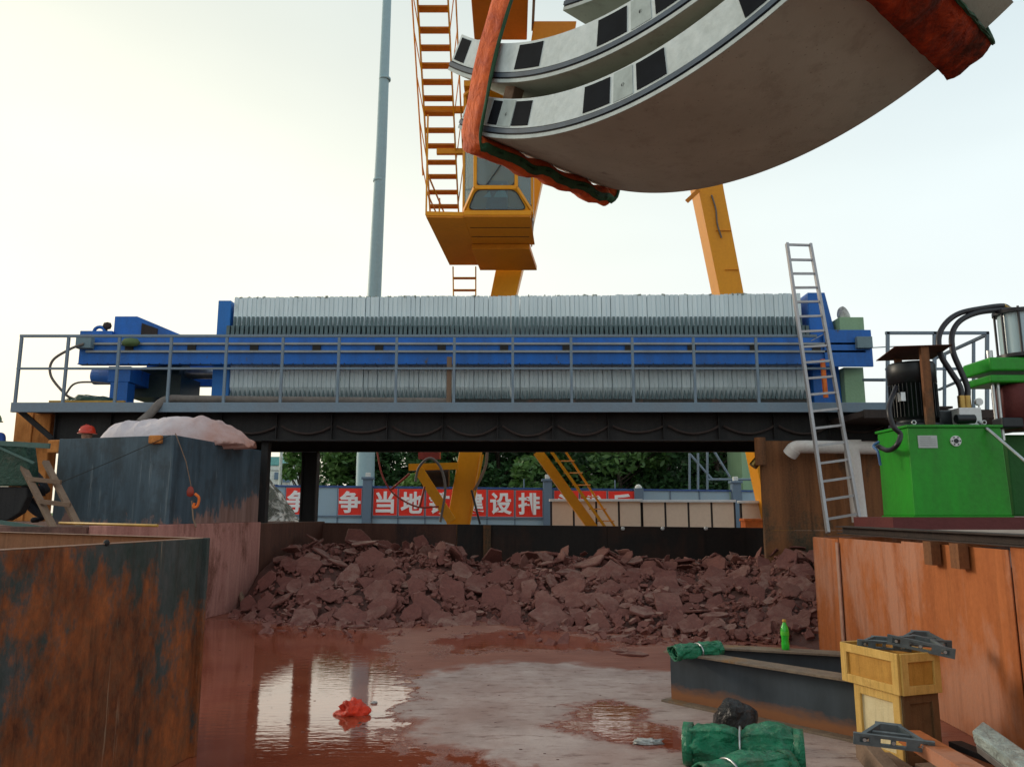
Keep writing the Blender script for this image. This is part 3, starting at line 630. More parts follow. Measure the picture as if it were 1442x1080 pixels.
# red hook and rope
t = thing('chain_hook', 'orange and red hook block dangling on a rope from the container rim', 'hook', at(270, 700, 11.2))
b = MB(); b.tube([at(247, 610, 11.2), at(262, 650, 11.3), at(269, 684, 11.35)], .007, 6); b.tube([at(270, 705, 11.3), at(272, 730, 11.25), at(276, 742, 11.2)], .012, 6); b.build('rope', 'wood', t)
b = MB(); p = at(268, 692, 11.3); b.lathe(p, [(0, -.08), (.045, -.06), (.055, 0), (.035, .06), (0, .08)], 12, 1, .7); b.build('block', M['redbrown'], t)
b = MB(); p = at(274, 705, 11.28); b.tube(curve_pts([p + Vector((0, 0, .10)), p + Vector((.06, 0, .04)), p + Vector((.045, 0, -.07)), p + Vector((-.01, 0, -.09)), p + Vector((0, 0, -.03))]), .020, 8); b.build('hook', 'orange', t)
b = MB(); b.tube([at(84, 680, 11.4), at(160, 648, 11.3), at(240, 613, 11.2)], .005, 6); b.build('cable', 'black_steel', label='thin dark cable slanting across the face of the blue-grey container', cat='cable')
# sack mass in the container
b = MB(); sx0, sx1 = at(152, 612, 13.4), at(372, 635, 13.6)
prof = [(150, 613), (165, 597), (186, 589), (200, 593), (225, 590), (262, 587), (290, 585), (305, 590), (322, 597), (345, 612), (372, 638)]
def prof_z(u):
    px = 150 + 222 * u
    for (xa, ya), (xb, yb) in zip(prof, prof[1:]):
        if px <= xb: tt = (px - xa) / (xb - xa); return px, ya + (yb - ya) * tt
    return px, 638
def sack(u, v):
    px, py = prof_z(u); top = at(px, py, 12.9)
    a_ = PI * v; yy = 12.9 - .75 * math.cos(a_) * (.4 + .6 * math.sin(PI * min(1, u + .05))); zz = 2.25 + (top.z - 2.25) * math.sin(a_) ** .5
    nn = .07 * nf(px * .03, v * 5) - .07 * abs(nf(px * .045 + v * 2, v * 4, 7)) + .03 * nf(px * .09, v * 12, 3)
    wx = -4.87 + (yy - 11.25) * .1228 - .08
    return Vector((min(top.x, wx) if zz < 2.70 else top.x, yy, zz + nn * math.sin(a_)))
b.grid(sack, 140, 50); b.build('sack_heap', 'sack', label='big slumped pale pink sheeting heap bulging out of the blue-grey container', cat='sheeting')
b = MB(); b.tube([gnd(84, 736, WT + .04), gnd(150, 738, WT + .04), gnd(222, 740, WT + .03)], .015, 8); b.build('yellow_pole', 'yellow', label='thin yellow pole lying along the foot of the blue-grey container', cat='pole')

# ================================================================== LEFT FOREGROUND BIN
t = thing('rusty_bin', 'big open-topped bin of blotchy brown and teal rusted plate in the left foreground', 'bin', (-2.6, 4.5, 0))
BZ = 1.425
k0 = Vector((-2.14, 5.54)); k1 = Vector((-2.42, 3.6)); k1e = k0 + (k1 - k0) * 2.2; k2 = Vector((-4.75, 7.35)); k2e = k0 + (k2 - k0) * 1.25; k3 = k2e + (k1e - k0)
sheet('front_plate', k1e, k0, .012, 0, BZ, 'bin_left', t)
sheet('rear_plate', k0 + Vector((-.0, .004)), k2e, .012, 0, BZ, 'bin_inner', t)
sheet('side_plate', k2e, k3, .012, 0, BZ, 'bin_inner', t); sheet('side_plate', k3, k1e, .012, 0, BZ, 'bin_inner', t)
b = MB(); b.box(k0.x - .01, k0.x + .03, k0.y - .02, k0.y + .03, 0, BZ + .004); b.build('corner_angle', 'bin_left', t, bevel=.006)
b = MB(); wallseg(b, k1e + Vector((.004, 0)), k0 + Vector((.0, 0)), .03, BZ + .001, BZ + .006); wallseg(b, k0, k2e, .03, BZ + .0012, BZ + .0055); b.build('rim', painted('worn_rim', (.30, .17, .11), (.45, .35, .3), .5), t)
b = MB(); d2 = (k2e - k0).normalized(); p = k0 + d2 * .35
b.prism([(k0.x - .06, k0.y + .0, BZ - .06), (k0.x - .06, k0.y - .12, BZ - .06), (p.x, p.y - .16, BZ - .06), (p.x, p.y - .03, BZ - .06)], (0, 0, .05)); b.build('gusset', 'silver_rail', t)
b = MB(); p = at(150, 764, 4.5); b.lathe(p, [(0, -.02), (.014, -.014), (.018, 0), (.012, .014), (0, .018)], 10); b.build('bolt', 'black_steel', t)

# ================================================================== RIGHT: support, bin, green machine
t = thing('rusty_support', 'tall rusty plate support under the right end of the platform', 'support', (5.5, 14.5, 0))
xa, xb = at(1074, 690, 14.3).x, at(1262, 690, 14.3).x
zs = at(1100, 747, 14.3).z
for i, (a, c) in enumerate(((xa, xa + .85), (xa + .855, xa + 1.62), (xa + 1.625, xb))):
    b = MB(); b.box(a, c, 14.3 + .01 * (i % 2), 14.38, zs + .004, 2.9); b.build('plate', 'rust_support', t)
b = MB(); b.box(xa, xb, 14.29, 14.4, 0, zs); b.prism([(xa, 14.401, 0), (xa + .03, 14.401, 0), (xa * 1.19 + .03, 17.0, 0), (xa * 1.19, 17.0, 0)], (0, 0, zs)); b.build('lower_plate', 'rust_support', t)
b = MB(); b.prism([(xa, 14.401, zs + .002), (xa + .06, 14.401, zs + .002), (xa * 1.175 + .06, 16.8, zs + .002), (xa * 1.175, 16.8, zs + .002)], (0, 0, 2.9 - zs)); b.build('side_plate', 'rust_support', t)
b = MB(); p = at(1071, 640, 14.2); b.tube([(p.x, 14.2, 2.95), (p.x, 14.2, at(1, 655, 14.2).z)], .1, 14); b.build('stub_pipe', 'rust_support', t)
p = at(1066, 652, 14.6); b = MB(); b.tube(curve_pts([p + Vector((.1, 0, .12)), p + Vector((.0, 0, .03)), p + Vector((-.08, 0, -.06))], 4), .08, 12); b.build('pipe_elbow', 'copper', label='small pale brass elbow pipe under the platform beside the rusty support', cat='pipe')
# white pvc pipe
t = thing('plastic_pipe', 'muddy white plastic drain pipe with an elbow and a drop leg on the rusty support', 'pipe', at(1200, 700, 13.9))
b = MB(); b.tube(curve_pts([at(1113, 637, 14.05), at(1120, 630, 13.98), at(1135, 629, 13.95)], 5) + [at(1262, 631, 13.9)], .115, 16); b.build('main_pipe', 'pvc', t)
b = MB(); b.tube([at(1199, 633, 13.85), at(1211, 735, 13.85)], .13, 16); b.build('drop_pipe', 'pvc', t)
b = MB(); b.tube([at(1112, 640, 14.06), at(1119, 631, 13.98)], .13, 16); b.build('collar', 'pvc', t); b = MB(); b.tube([at(1188, 622, 13.9), at(1212, 622, 13.9)], .04, 6); b.build('collar', 'pvc', t)

# right bin
t = thing('orange_rust_bin', 'tall wall of bright orange rusted plates along the right side under the green machine', 'bin', (4, 7.5, 0))
q0 = Vector((3.52, 9.3)); q1 = Vector((3.33, 5.9)); dd = (q1 - q0) / (q1 - q0).length; RZ = 1.32
def qa(s): return q0 + dd * s
lens = [0, .80, 2.36, 4.0, 7.4]
for i in range(4):
    a, c = qa(lens[i] + .004), qa(lens[i + 1]); off = Vector((.012 * (i % 2), 0)); sheet('rust_plate', c + off, a + off, -.012, 0, RZ + .015 * ((lens[i] + lens[i + 1]) / 2) * .8, 'orange_plate', t)
b = MB(); wallseg(b, q0, q0 + Vector((3.6, .5)), .012, 0, RZ); b.build('end_plate', 'orange_plate', t)
b = MB(); p = qa(.80); b.box(p.x - .016, p.x - .002, p.y - .03, p.y + .03, .003, RZ - .03); b.build('weld_strip', plain('pink_streak', (.42, .24, .18), .7), t)
# dark channel beam on top of it + brackets
b = MB(); n_ = Vector((-dd.y, dd.x))
if n_.x < 0: n_ = -n_
def beam_along(b, s0, s1, z0, z1, off, th):
    a, c = qa(s0) + n_ * off, qa(s1) + n_ * off; e = n_ * th
    b.hexa([(a.x, a.y, z0), (c.x, c.y, z0), (c.x + e.x, c.y + e.y, z0), (a.x + e.x, a.y + e.y, z0), (a.x, a.y, z1), (c.x, c.y, z1), (c.x + e.x, c.y + e.y, z1), (a.x + e.x, a.y + e.y, z1)])
beam_along(b, .85, 7.2, RZ + .062, RZ + .073, -.02, .16); beam_along(b, .85, 7.2, RZ + .074, RZ + .13, .04, .012); beam_along(b, .85, 7.2, RZ + .131, RZ + .142, -.03, .17)
b.build('top_channel', 'dark_steel', t)
for s_ in (2.98, 3.40):
    b = MB(); beam_along(b, s_, s_ + .13, RZ - .12, RZ + .06, -.09, .07); b.build('bracket', 'rust_support', t)
# slab of ground behind right bin under the machine
b = MB(); b.prism([(3.75, 9.25, 0), (3.7, 3.0, 0), (9, 3.0, 0), (9, 13.9, 0), (5.45, 13.9, 0)], (0, 0, 1.2)); b.build('raised_ground', 'terrace', kind='structure')

# ladder
t = thing('aluminium_ladder', 'long aluminium ladder leaning from the right wall up past the platform railing', 'ladder', (5, 13, 1.25))
Lb, Rb = at(1166, 750, 12.9), at(1211, 738, 13.0); Lt, Rt = at(1108, 343, 16.0), at(1141, 344, 16.0)
# keep the ladder outside the press: it passes the deck edge and leans back over the walkway
Lb, Rb = at(1166, 750, 13.0), at(1212, 742, 13.0); Lt, Rt = at(1108, 343, 14.75), at(1141, 344, 14.75)
for a, c in ((Lb, Lt), (Rb, Rt)):
    b = MB(); b.bar(a, c, .05, .085, up=(0, 1, .3)); b.build('stile', 'alu', t, bevel=.004)
for k in range(18):
    u = (k + .7) / 17.9 if k < 17 else .995
    b = MB(); b.bar(Lb.lerp(Lt, u), Rb.lerp(Rt, u), .045, .04); b.build('rung', 'alu', t)
b = MB(); p = at(1160, 473, 14.2); b.tube([p + Vector((-.25, -.02, -.1)), p + Vector((0, -.03, .03)), p + Vector((.05, -.02, -.25))], .008, 5); b.build('wire_tie', 'steel', t)

# far right platform railing
t = thing('side_railing', 'grey guard railing turning a corner behind the green machine', 'railing', at(1320, 575, 13.2))
Y1 = 13.2
def seg(b, a, c, w_=.05): b.bar(a, c, w_)
for px in (1250, 1316, 1390): b = MB(); seg(b, at(px, 468, Y1), at(px, 590, Y1)); b.build('post', 'rail', t)
for px, py in ((1330, 500), (1371, 480)): b = MB(); seg(b, at(px, py, Y1 + 1.2), at(px, 590, Y1 + 1.2), .045); b.build('post', 'rail', t)
b = MB(); seg(b, at(1247, 469, Y1), at(1392, 469, Y1)); seg(b, at(1247, 520, Y1), at(1392, 519, Y1), .04); b.build('front_rail', 'rail', t)
b = MB(); seg(b, at(1390, 471, Y1), at(1316, 505, Y1 + 1.9)); seg(b, at(1390, 519, Y1), at(1322, 549, Y1 + 1.9), .04); b.build('return_rail', 'rail', t)
b = MB(); a, c = at(1215, 578, 13.1), at(1442, 578, 13.1); b.box(a.x, c.x + 1.5, 13.1, 16.0, a.z - .1, a.z); b.box(a.x, c.x + 1.5, 13.05, 13.09, a.z - .13, a.z + .01); b.build('landing', 'dark_steel', t)
b = MB(); b.tube([at(1222, 490, 15), at(1260, 488, 14)], .01, 5); b.tube([at(1216, 535, 15.1), at(1246, 535, 14)], .03, 8); b.build('tie_rod', 'rail', t)

# green hydraulic power unit
t = thing('hydraulic_power_unit', 'bright green oil tank with black motor under a small rusty canopy', 'hydraulic unit', (4.9, 8.9, 1.45))
Yf = 8.5; fx0, fx1 = at(1283, 660, Yf).x, at(1419, 660, Yf).x; tz0, tz1 = at(1300, 726, Yf).z, at(1300, 602, Yf).z
b = MB(); b.hexa([(fx0, Yf, tz0), (fx1, Yf, tz0), (fx1, Yf + .72, tz0), (fx0, Yf + .72, tz0), (fx0, Yf, tz1), (fx1 - .03, Yf, tz1), (fx1 - .03, Yf + .72, tz1), (fx0, Yf + .72, tz1)]); tank = b.build('tank', 'green', t, bevel=.008)
b = MB(); b.box(fx0 - .02, fx1 - .015, Yf - .02, Yf + .74, tz1 + .001, tz1 + .03); b.build('tank_lid', 'green', t, bevel=.005)
b = MB(); b.box(fx0 - .015, fx1 + .01, Yf - .012, Yf + .73, tz0 - .015, tz0 - .001); b.build('tank_skirt', 'green', t)
# name plate and flange
p = at(1306, 622, Yf); b = MB(); b.box(p.x - .105, p.x + .105, Yf - .008, Yf - .001, p.z - .068, p.z + .068); np_ = b.build('nameplate', painted('engraved_plate', (.50, .53, .53), (.3, .3, .3), .3, .5), tank, bevel=.002)
b = MB()
for k in range(5): z = p.z + .045 - k * .022; b.box(p.x - .085, p.x - .085 + (.17 if k else .12), Yf - .0105, Yf - .0085, z, z + .005)
b.build('engraved_line', plain('engraving', (.25, .27, .27), .6), np_)
p = at(1345, 621, Yf); b = MB(); vs = MB()
b.tube([(p.x, Yf - .02, p.z), (p.x, Yf - .001, p.z)], .058, 20); fl_ = b.build('flange', 'white_paint', tank)
b = MB(); b.tube([(p.x, Yf - .026, p.z), (p.x, Yf - .021, p.z)], .026, 16)
for k in range(6): b.tube([(p.x + .043 * math.cos(k * PI / 3), Yf - .026, p.z + .043 * math.sin(k * PI / 3)), (p.x + .043 * math.cos(k * PI / 3), Yf - .021, p.z + .043 * math.sin(k * PI / 3))], .008, 8)
b.build('bolt', 'motor', fl_)
for px in (1287, 1386):
    p = at(px, 595, Yf); b = MB(); b.tube([p + Vector((.022 * math.cos(k * PI / 6), 0, .022 * math.sin(k * PI / 6) + .0)) for k in range(13)], .007, 6); b.build('lifting_eye', 'steel', t)
# motor
mc = at(1289, 595, Yf + .38); mr_ = .245; lz = tz1 + .03; mz1 = at(1289, 513, Yf + .38).z
mo = None; b = MB()
b.lathe((mc.x, Yf + .38, 0), [(mr_ * 1.15, lz), (mr_ * 1.15, lz + .04), (mr_ * .8, lz + .05), (mr_ * .8, lz + .1), (mr_ * .93, lz + .11), (mr_ * .93, mz1 - .24), (mr_ * 1.05, mz1 - .235), (mr_ * 1.05, mz1 - .03), (mr_ * .98, mz1), (.02, mz1 + .005)], 32)
for k in range(36): t_ = 2 * PI * k / 36; c = Vector((mc.x + math.cos(t_) * mr_ * .97, Yf + .38 + math.sin(t_) * mr_ * .97, (lz + .12 + mz1 - .25) / 2)); b.obox(c, (math.cos(t_) * .018, math.sin(t_) * .018, 0), (-math.sin(t_) * .004, math.cos(t_) * .004, 0), (0, 0, (mz1 - .25 - lz - .12) / 2))
mo = b.build('motor', 'motor', t)
b = MB(); b.box(mc.x - .27, mc.x - .22, Yf + .12, Yf + .2, lz + .28, lz + .38); b.build('rating_plate', 'steel', mo)
b = MB(); a = at(1262, 490, Yf); px_ = mc.x
b.hexa([(px_ - .34, Yf + .02, mz1 + .13), (px_ + .30, Yf + .02, mz1 + .15), (px_ + .46, Yf + .75, mz1 + .13), (px_ - .22, Yf + .75, mz1 + .11),
        (px_ - .34, Yf + .02, mz1 + .138), (px_ + .30, Yf + .02, mz1 + .158), (px_ + .46, Yf + .75, mz1 + .138), (px_ - .22, Yf + .75, mz1 + .118)])
b.build('canopy', rusty('canopy_rust', (.06, .028, .022), (.12, .05, .035), None, .5, 3, .6, .8), t)
p = at(1306, 540, Yf + .06); b = MB(); b.box(p.x - .045, p.x + .045, Yf + .05, Yf + .1, lz, mz1 + .143); b.build('canopy_post', 'rust_support', t); b = MB(); b.box(mc.x - .05, mc.x + .03, Yf + .62, Yf + .66, lz, mz1 + .11); b.build('canopy_post', rusty('post_rust', (.16, .07, .04), (.24, .11, .06), None, .5, 3, .3, .8), t)
# valve block, gauge, solenoid
p = at(1359, 585, Yf + .25); b = MB(); b.box(p.x - .12, p.x + .13, Yf + .15, Yf + .4, lz, lz + .21); b.build('valve_block', 'white_paint', t, bevel=.008)
b = MB(); p2 = at(1359, 590, Yf + .08); b.tube([p2 + Vector((-.10, 0, 0)), p2 + Vector((.10, 0, 0))], .05, 14); b.box(p2.x - .06, p2.x + .06, Yf + .1, Yf + .145, p2.z - .05, p2.z + .05); b.build('solenoid', 'motor', t)
b = MB(); p = at(1378, 566, Yf + .25); b.tube([p + Vector((0, -.02, 0)), p + Vector((0, .02, 0))], .042, 18); b.tube([p + Vector((0, 0, -.04)), p + Vector((0, 0, -.17))], .01, 6); g_ = b.build('pressure_gauge', 'steel', t)
b = MB(); b.tube([p + Vector((0, -.024, 0)), p + Vector((0, -.021, 0))], .035, 18); b.build('dial', 'white_paint', g_)
b = MB(); p = at(1333, 590, Yf + .35); b.box(p.x - .11, p.x + .08, Yf + .3, Yf + .55, lz, lz + .2); b.build('pump', 'motor', t, bevel=.02); b = MB(); b.box(p.x + .6, p.x + .85, Yf + .3, Yf + .5, lz, lz + .12); b.build('terminal_box', 'motor', t, bevel=.02)
b = MB(); b.tube(curve_pts([at(1262, 545, Yf + .2), at(1252, 575, Yf), at(1258, 600, Yf - .04), at(1268, 612, Yf - .05), at(1262, 628, Yf - .04), at(1250, 634, Yf + .2), at(1236, 628, Yf + .45)]), .028, 10); b.build('power_cable', 'hose_black', t)
b = MB(); b.tube(curve_pts([at(1238, 622, Yf + .4), at(1230, 628, Yf + .4), at(1236, 636, Yf + .3), at(1240, 655, Yf + .3)]), .015, 8); b.build('blue_tube', 'hose_blue', t)
b = MB(); b.tube([at(1378, 594, Yf + .1), at(1400, 612, Yf - .1), at(1446, 652, Yf - .3)], .018, 8); b.build('steel_conduit', 'steel', t)
for k, pts in enumerate(([(1354, 566), (1352, 545), (1338, 522), (1325, 500), (1322, 475), (1332, 455), (1352, 441), (1385, 434), (1412, 431), (1422, 436)], [(1362, 566), (1362, 545), (1352, 520), (1342, 495), (1341, 470), (1352, 452), (1375, 441), (1405, 437), (1450, 436)])):
    b = MB(); pp = [at(x_, y_, Yf + .28 + i * .03) for i, (x_, y_) in enumerate(pts)]; b.tube(curve_pts(pp, 6), .032, 12); h_ = b.build('pressure_hose', 'hose_black', t)
    b = MB(); b.tube([pp[0] + Vector((0, 0, -.1)), pp[0] + Vector((0, 0, .07))], .04, 12)
    if k == 0: b.tube([pp[-2], pp[-1]], .036, 10); b.tube([pp[-1], pp[-1] + Vector((.03, 0, -.1))], .03, 10)
    b.build('fitting', 'copper', h_)
# base
b = MB(); a, c = at(1247, 736, 8.6), at(1600, 736, 8.6); b.box(a.x, c.x, 8.43, 9.4, RZ + .105, tz0 - .017); b.build('base_frame', 'maroon', t)
# second machine at the right edge
t = thing('vertical_press_machine', 'green and maroon upright cylinder machine at the right edge of the photo', 'pump', (5.6, 9.1, 1.5))
cx = at(1440, 560, 9.0).x
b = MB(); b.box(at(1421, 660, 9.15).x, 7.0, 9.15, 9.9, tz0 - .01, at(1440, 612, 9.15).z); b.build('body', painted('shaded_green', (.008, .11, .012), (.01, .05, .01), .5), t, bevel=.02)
b = MB(); z0_, z1_ = at(1440, 605, 9).z, at(1440, 543, 9).z; b.lathe((cx + .02, 9.05, 0), [(.28, z0_), (.28, z0_ + .12), (.3, z0_ + .13), (.3, z1_ - .06), (.26, z1_), (.1, z1_ + .01)], 28); b.build('lower_cylinder', 'maroon', t)
for py0, py1 in ((505, 524), (529, 540)):
    za, zb = at(1440, py1, 8.9).z, at(1440, py0, 8.9).z; a = at(1387, 515, 8.9).x; b = MB(); b.box(a, 6.7, 8.8 + (.02 if py0 > 510 else 0), 9.35, za, zb); b.build('cross_plate', 'green', t, bevel=.02)
b = MB(); a = at(1395, 515, 8.95).x; zt_ = at(1, 502, 8.95).z
for dx in (0, .06): b.tube([(a + dx, 8.95, tz1 - .1), (a + dx, 8.95, at(1, 541, 8.95).z)], .02, 8)
b.tube([(a - .0, 8.95, at(1, 505, 8.95).z), (a, 8.95, at(1, 494, 8.95).z)], .035, 12); b.build('tie_bar', 'steel', t)
b = MB(); za, zb = at(1440, 504, 8.95).z, at(1440, 440, 8.95).z; b.lathe((cx + .03, 9.0, 0), [(.2, za + .03), (.2, zb - .02)], 26); b.build('glass_cylinder', 'cyl', t)
b = MB()
for z in (za, zb - .02): b.lathe((cx + .03, 9.0, 0), [(.25, z), (.25, z + .04)], 26)
for k in range(8): t_ = k * PI / 4 + .3; b.tube([(cx + .03 + .225 * math.cos(t_), 9 + .225 * math.sin(t_), za), (cx + .03 + .225 * math.cos(t_), 9 + .225 * math.sin(t_), zb + .04)], .014, 8)
b.build('rod_cage', 'hose_black', t)


# ================================================================== HANGING TUNNEL SEGMENTS
def segment(X, Y, Z, az, Rr, th, arc, tilt, wd, label, pads, name='tunnel_segment'):
    u = Vector((math.cos(az), math.sin(az), 0)); v = Vector((math.sin(az), -math.cos(az), 0)); k = Vector((0, 0, 1))
    p0 = tilt - arc / 2; C = Vector((X, Y, Z)) - (v * math.sin(p0) - k * math.cos(p0)) * Rr
    def P(r, ph, s): return C + (v * math.sin(ph) - k * math.cos(ph)) * r + u * s
    t = thing(name, label, 'concrete segment', C + Vector((0, 0, -Rr)), 'curved tunnel lining segments hanging in the slings')
    n = 64; Ri = Rr - th
    b = MB(); vs = []
    for i in range(n + 1):
        ph = p0 + arc * i / n; vs += [P(Rr, ph, 0), P(Rr, ph, wd), P(Ri, ph, wd), P(Ri, ph, 0)]
    fs = [];
    for i in range(n):
        for a, c in ((0, 1), (1, 2), (2, 3), (3, 0)): fs.append((i * 4 + a, i * 4 + c, i * 4 + 4 + c, i * 4 + 4 + a))
    b.add(vs, fs); b.add(vs[:4], [(0, 1, 2, 3)]); b.add(vs[-4:], [(3, 2, 1, 0)]); body = b.build('body', 'concrete_seg', t)
    def patch(r0, r1, a0, a1, s, m_=None, nn=None, depth=.012):      # raised strip on the near side face
        b = MB(); nn = nn or max(2, int((a1 - a0) / arc * n)); vs = []
        for i in range(nn + 1):
            ph = a0 + (a1 - a0) * i / nn; vs += [P(r0, ph, s), P(r1, ph, s), P(r1, ph, s + depth), P(r0, ph, s + depth)]
        fs = [(i * 4 + a, i * 4 + c, i * 4 + 4 + c, i * 4 + 4 + a) for i in range(nn) for a, c in ((0, 1), (1, 2), (2, 3), (3, 0))]
        b.add(vs, fs); b.add(vs[:4], [(0, 1, 2, 3)]); b.add(vs[-4:], [(3, 2, 1, 0)]); return b
    e = .001
    patch(Ri + e, Rr - .082, p0 + e, p0 + arc - e, -.004, depth=.003).build('side_face', 'seg_white', t)
    patch(Rr - .028, Rr - e, p0 + e, p0 + arc - e, -.006, depth=.005).build('outer_lip', 'seg_lip', t)
    patch(Rr - .072, Rr - .040, p0 + e, p0 + arc - e, -.014, depth=.013).build('gasket', 'seg_gasket', t)
    patch(Rr - .082, Rr - .072, p0 + e, p0 + arc - e, -.003, depth=.002).build('groove', 'seg_groove', t)
    patch(Rr - .040, Rr - .028, p0 + e, p0 + arc - e, -.003, depth=.002).build('groove', 'seg_groove', t)
    for a0, a1 in pads:
        patch(Ri + .022, Rr - .098, p0 + arc * a0, p0 + arc * a1, -.009, depth=.005).build('pad', 'seg_pad', t)
    for (a0, a1), (c0_, c1_) in zip(pads, pads[1:]):
        if c0_ - a1 < .075 or a0 < .01:
            ph = p0 + arc * (a1 + c0_) / 2 if c0_ - a1 < .075 else p0 + arc * (c0_ - .025)
            cc_ = P(Rr - .185, ph, 0); b = MB(); b.tube([cc_ - u * .0075, cc_ + u * .001], .0145, 14); b.build('bolt_hole', 'seg_groove', t)
            patch(Ri + .012, Rr - .09, ph - .026, ph + .026, -.0075, depth=.003).build('bolt_pocket', plain('pocket_grey', (.42, .50, .50), .8), t)
    return P, C, u, v, p0
PADS = [(.008, .052), (.103, .135), (.185, .238), (.392, .457), (.520, .583), (.735, .80), (.87, .92)]
S1 = segment(-.4478, 6.052, 4.750, .7328, 3.2975, .3046, 1.1628, -.0137, 1.5, 'bottom and largest-looking curved concrete tunnel segment of the hanging stack, brown underside showing', PADS)
PADS2 = [(.010, .052), (.245, .322), (.478, .548), (.612, .675), (.82, .87), (.93, .97)]
S2 = segment(-.5464, 6.146, 5.330, .7269, 3.2975, .3046, 1.1741, -.0859, 1.5, 'middle curved concrete tunnel segment of the hanging stack, its black-padded edge poking out furthest left', PADS2)
u_, v_ = S1[2], S1[3]
o3 = Vector((-.4478, 6.052, 4.750)) + v_ * .80 + u_ * .44 + Vector((0, 0, .86))
S3 = segment(o3.x, o3.y, o3.z, .7328, 3.2975, .3046, .62, .02, 1.2, 'shorter topmost curved concrete tunnel segment at the top edge of the photo', [(.12, .25), (.6, .75)])
# packing blocks
k = 0
for Sg, a_, lab in ((S1, .12, 'left'), (S1, .88, 'right')):
    P_, C_, uu, vv, p0_ = Sg; ph = p0_ + 1.1628 * a_
    for s_, wh in ((.06, 'near'), (1.3, 'far')):
        c = P_(3.2975 - .3046 - .10, ph, s_ + .05); rad = (C_ - c).normalized(); tan = uu.cross(rad)
        b = MB(); b.obox(c, tan * .06, uu * .05, rad * .105); b.build('timber_block', 'wood', label='small timber block wedged between the two lower hanging segments, %s end %s side' % (lab, wh), cat='timber block', group='timber packing blocks between the segments', bevel=.006)
# slings: loop under the stack, both sides rising to the hook
hook = S1[1] + u_ * .75 + Vector((0, 0, 6.2)) - Vector((0, 0, 3.3)) + v_ * 0
def sling(a_, label, wd=.2, seed=0, mat='sling'):
    P_, C_, uu, vv, p0_ = S1; ph = p0_ + 1.1628 * a_; Rr = 3.2975
    low = P_(Rr + .03, ph, 0); rad = (low - C_).normalized(); tan = uu.cross(rad); 
    if tan.dot(vv) < 0: tan = -tan
    nb = low - uu * .07; fb = low + uu * 1.57
    top = Vector((S1[1].x, S1[1].y, 10.2)) + uu * .75
    def side(base, sgn):
        q = []
        for k in range(11): q.append(base + (top - base) * (k / 11) * 1.0 + uu * sgn * .10 * math.sin(PI * min(1, k / 11 * 3)))
        return q
    path = side(nb, -1)[::-1] + [low + uu * .03 + rad * .045] + [low + uu * (.05 + 1.45 * k / 9) + rad * (.055 + .016 * math.sin(k * 2.4 + seed)) for k in range(1, 9)] + [low + uu * 1.46 + rad * .05] + side(fb, 1)
    path = curve_pts(path, 7); n = len(path)
    t = thing('lifting_sling', label, 'sling', low, 'lifting slings round the hanging segments')
    def ribbon(o0, o1, th, mat, nm, par):
        b = MB(); vs = []; nw = 8
        for i, p in enumerate(path):
            d = (path[min(i + 1, n - 1)] - path[max(i - 1, 0)]).normalized(); x = (tan - d * tan.dot(d)).normalized(); nrm = d.cross(x)
            ring = []
            und = abs(d.z) < .55; th_ = th * (3.0 if und and seed == 1 else 1.0)
            wob = .012 * noise.noise(Vector((i * .22, seed, 0))) 
            for k in range(nw + 1):
                s_ = o0 + (o1 - o0) * k / nw; bul = 1 - (2 * k / nw - 1) ** 4
                ring.append(p + x * (s_ + wob) + nrm * (th_ * bul + .011 * noise.noise(Vector((i * .30, k * .5, seed))) ))
            for k in range(nw, -1, -1):
                s_ = o0 + (o1 - o0) * k / nw; bul = 1 - (2 * k / nw - 1) ** 4
                ring.append(p + x * (s_ + wob) - nrm * th_ * bul)
            vs += ring
        m_ = 2 * (nw + 1); fs = [(i * m_ + k, i * m_ + (k + 1) % m_, (i + 1) * m_ + (k + 1) % m_, (i + 1) * m_ + k) for i in range(n - 1) for k in range(m_)]
        b.add(vs, fs, True); return b.build(nm, mat, par)
    ribbon(-wd / 2, wd / 2, .026, mat, 'webbing', t)
    ribbon(wd / 2 - .004, wd / 2 + .022, .012, 'sling_edge', 'edge_binding', t)
sling(.083, 'worn orange-red lifting sling wrapped round the left end of the segment stack', .25, 1)
sling(.905, 'red lifting sling darkened by painted-in shade, wrapped round the right end of the segment stack', .30, 5, 'sling_shaded')

# ================================================================== GANTRY CRANE
t = thing('gantry_crane', 'tall orange-yellow gantry crane straddling the yard behind the press', 'crane', (1.9, 22, 0))
def leg(pts, name, depth=.9, mat='crane'):
    b = MB(); vs = []
    for (xl, xr, py) in pts:
        a, c = at(xl, py, 22.0), at(xr, py, 22.0); vs += [a, c, c + Vector((0, depth, 0)), a + Vector((0, depth, 0))]
    n = len(pts); fs = [(i * 4 + a, i * 4 + c, i * 4 + 4 + c, i * 4 + 4 + a) for i in range(n - 1) for a, c in ((0, 1), (1, 2), (2, 3), (3, 0))] + [(0, 1, 2, 3), (n * 4 - 1, n * 4 - 2, n * 4 - 3, n * 4 - 4)]
    b.add(vs, fs); return b.build(name, mat, t, bevel=.02)
lg = leg([(618, 650, 800), (646, 676, 640), (691, 727, 415), (706, 745, 340), (752, 812, 30)], 'leg')
b = MB()
for f_ in (.0,):
    a, c = at(633, 735, 21.97), at(664, 636, 21.97)
    b.bar(at(661, 738, 21.97), at(680, 640, 21.97), .05, .10)
b.build('flange', 'crane', lg)
leg([(1088, 1122, 760), (1014, 1048, 415), (984, 1020, 270), (930, 980, 30)], 'leg', .8)
lg2 = t.children[-1]
b = MB(); b.tube(curve_pts([at(1002, 275, 21.96), at(1008, 295, 21.96), at(1010, 315, 21.96), at(1016, 335, 21.96)]), .025, 6); b.build('cable_loop', 'hose_grey', lg2)
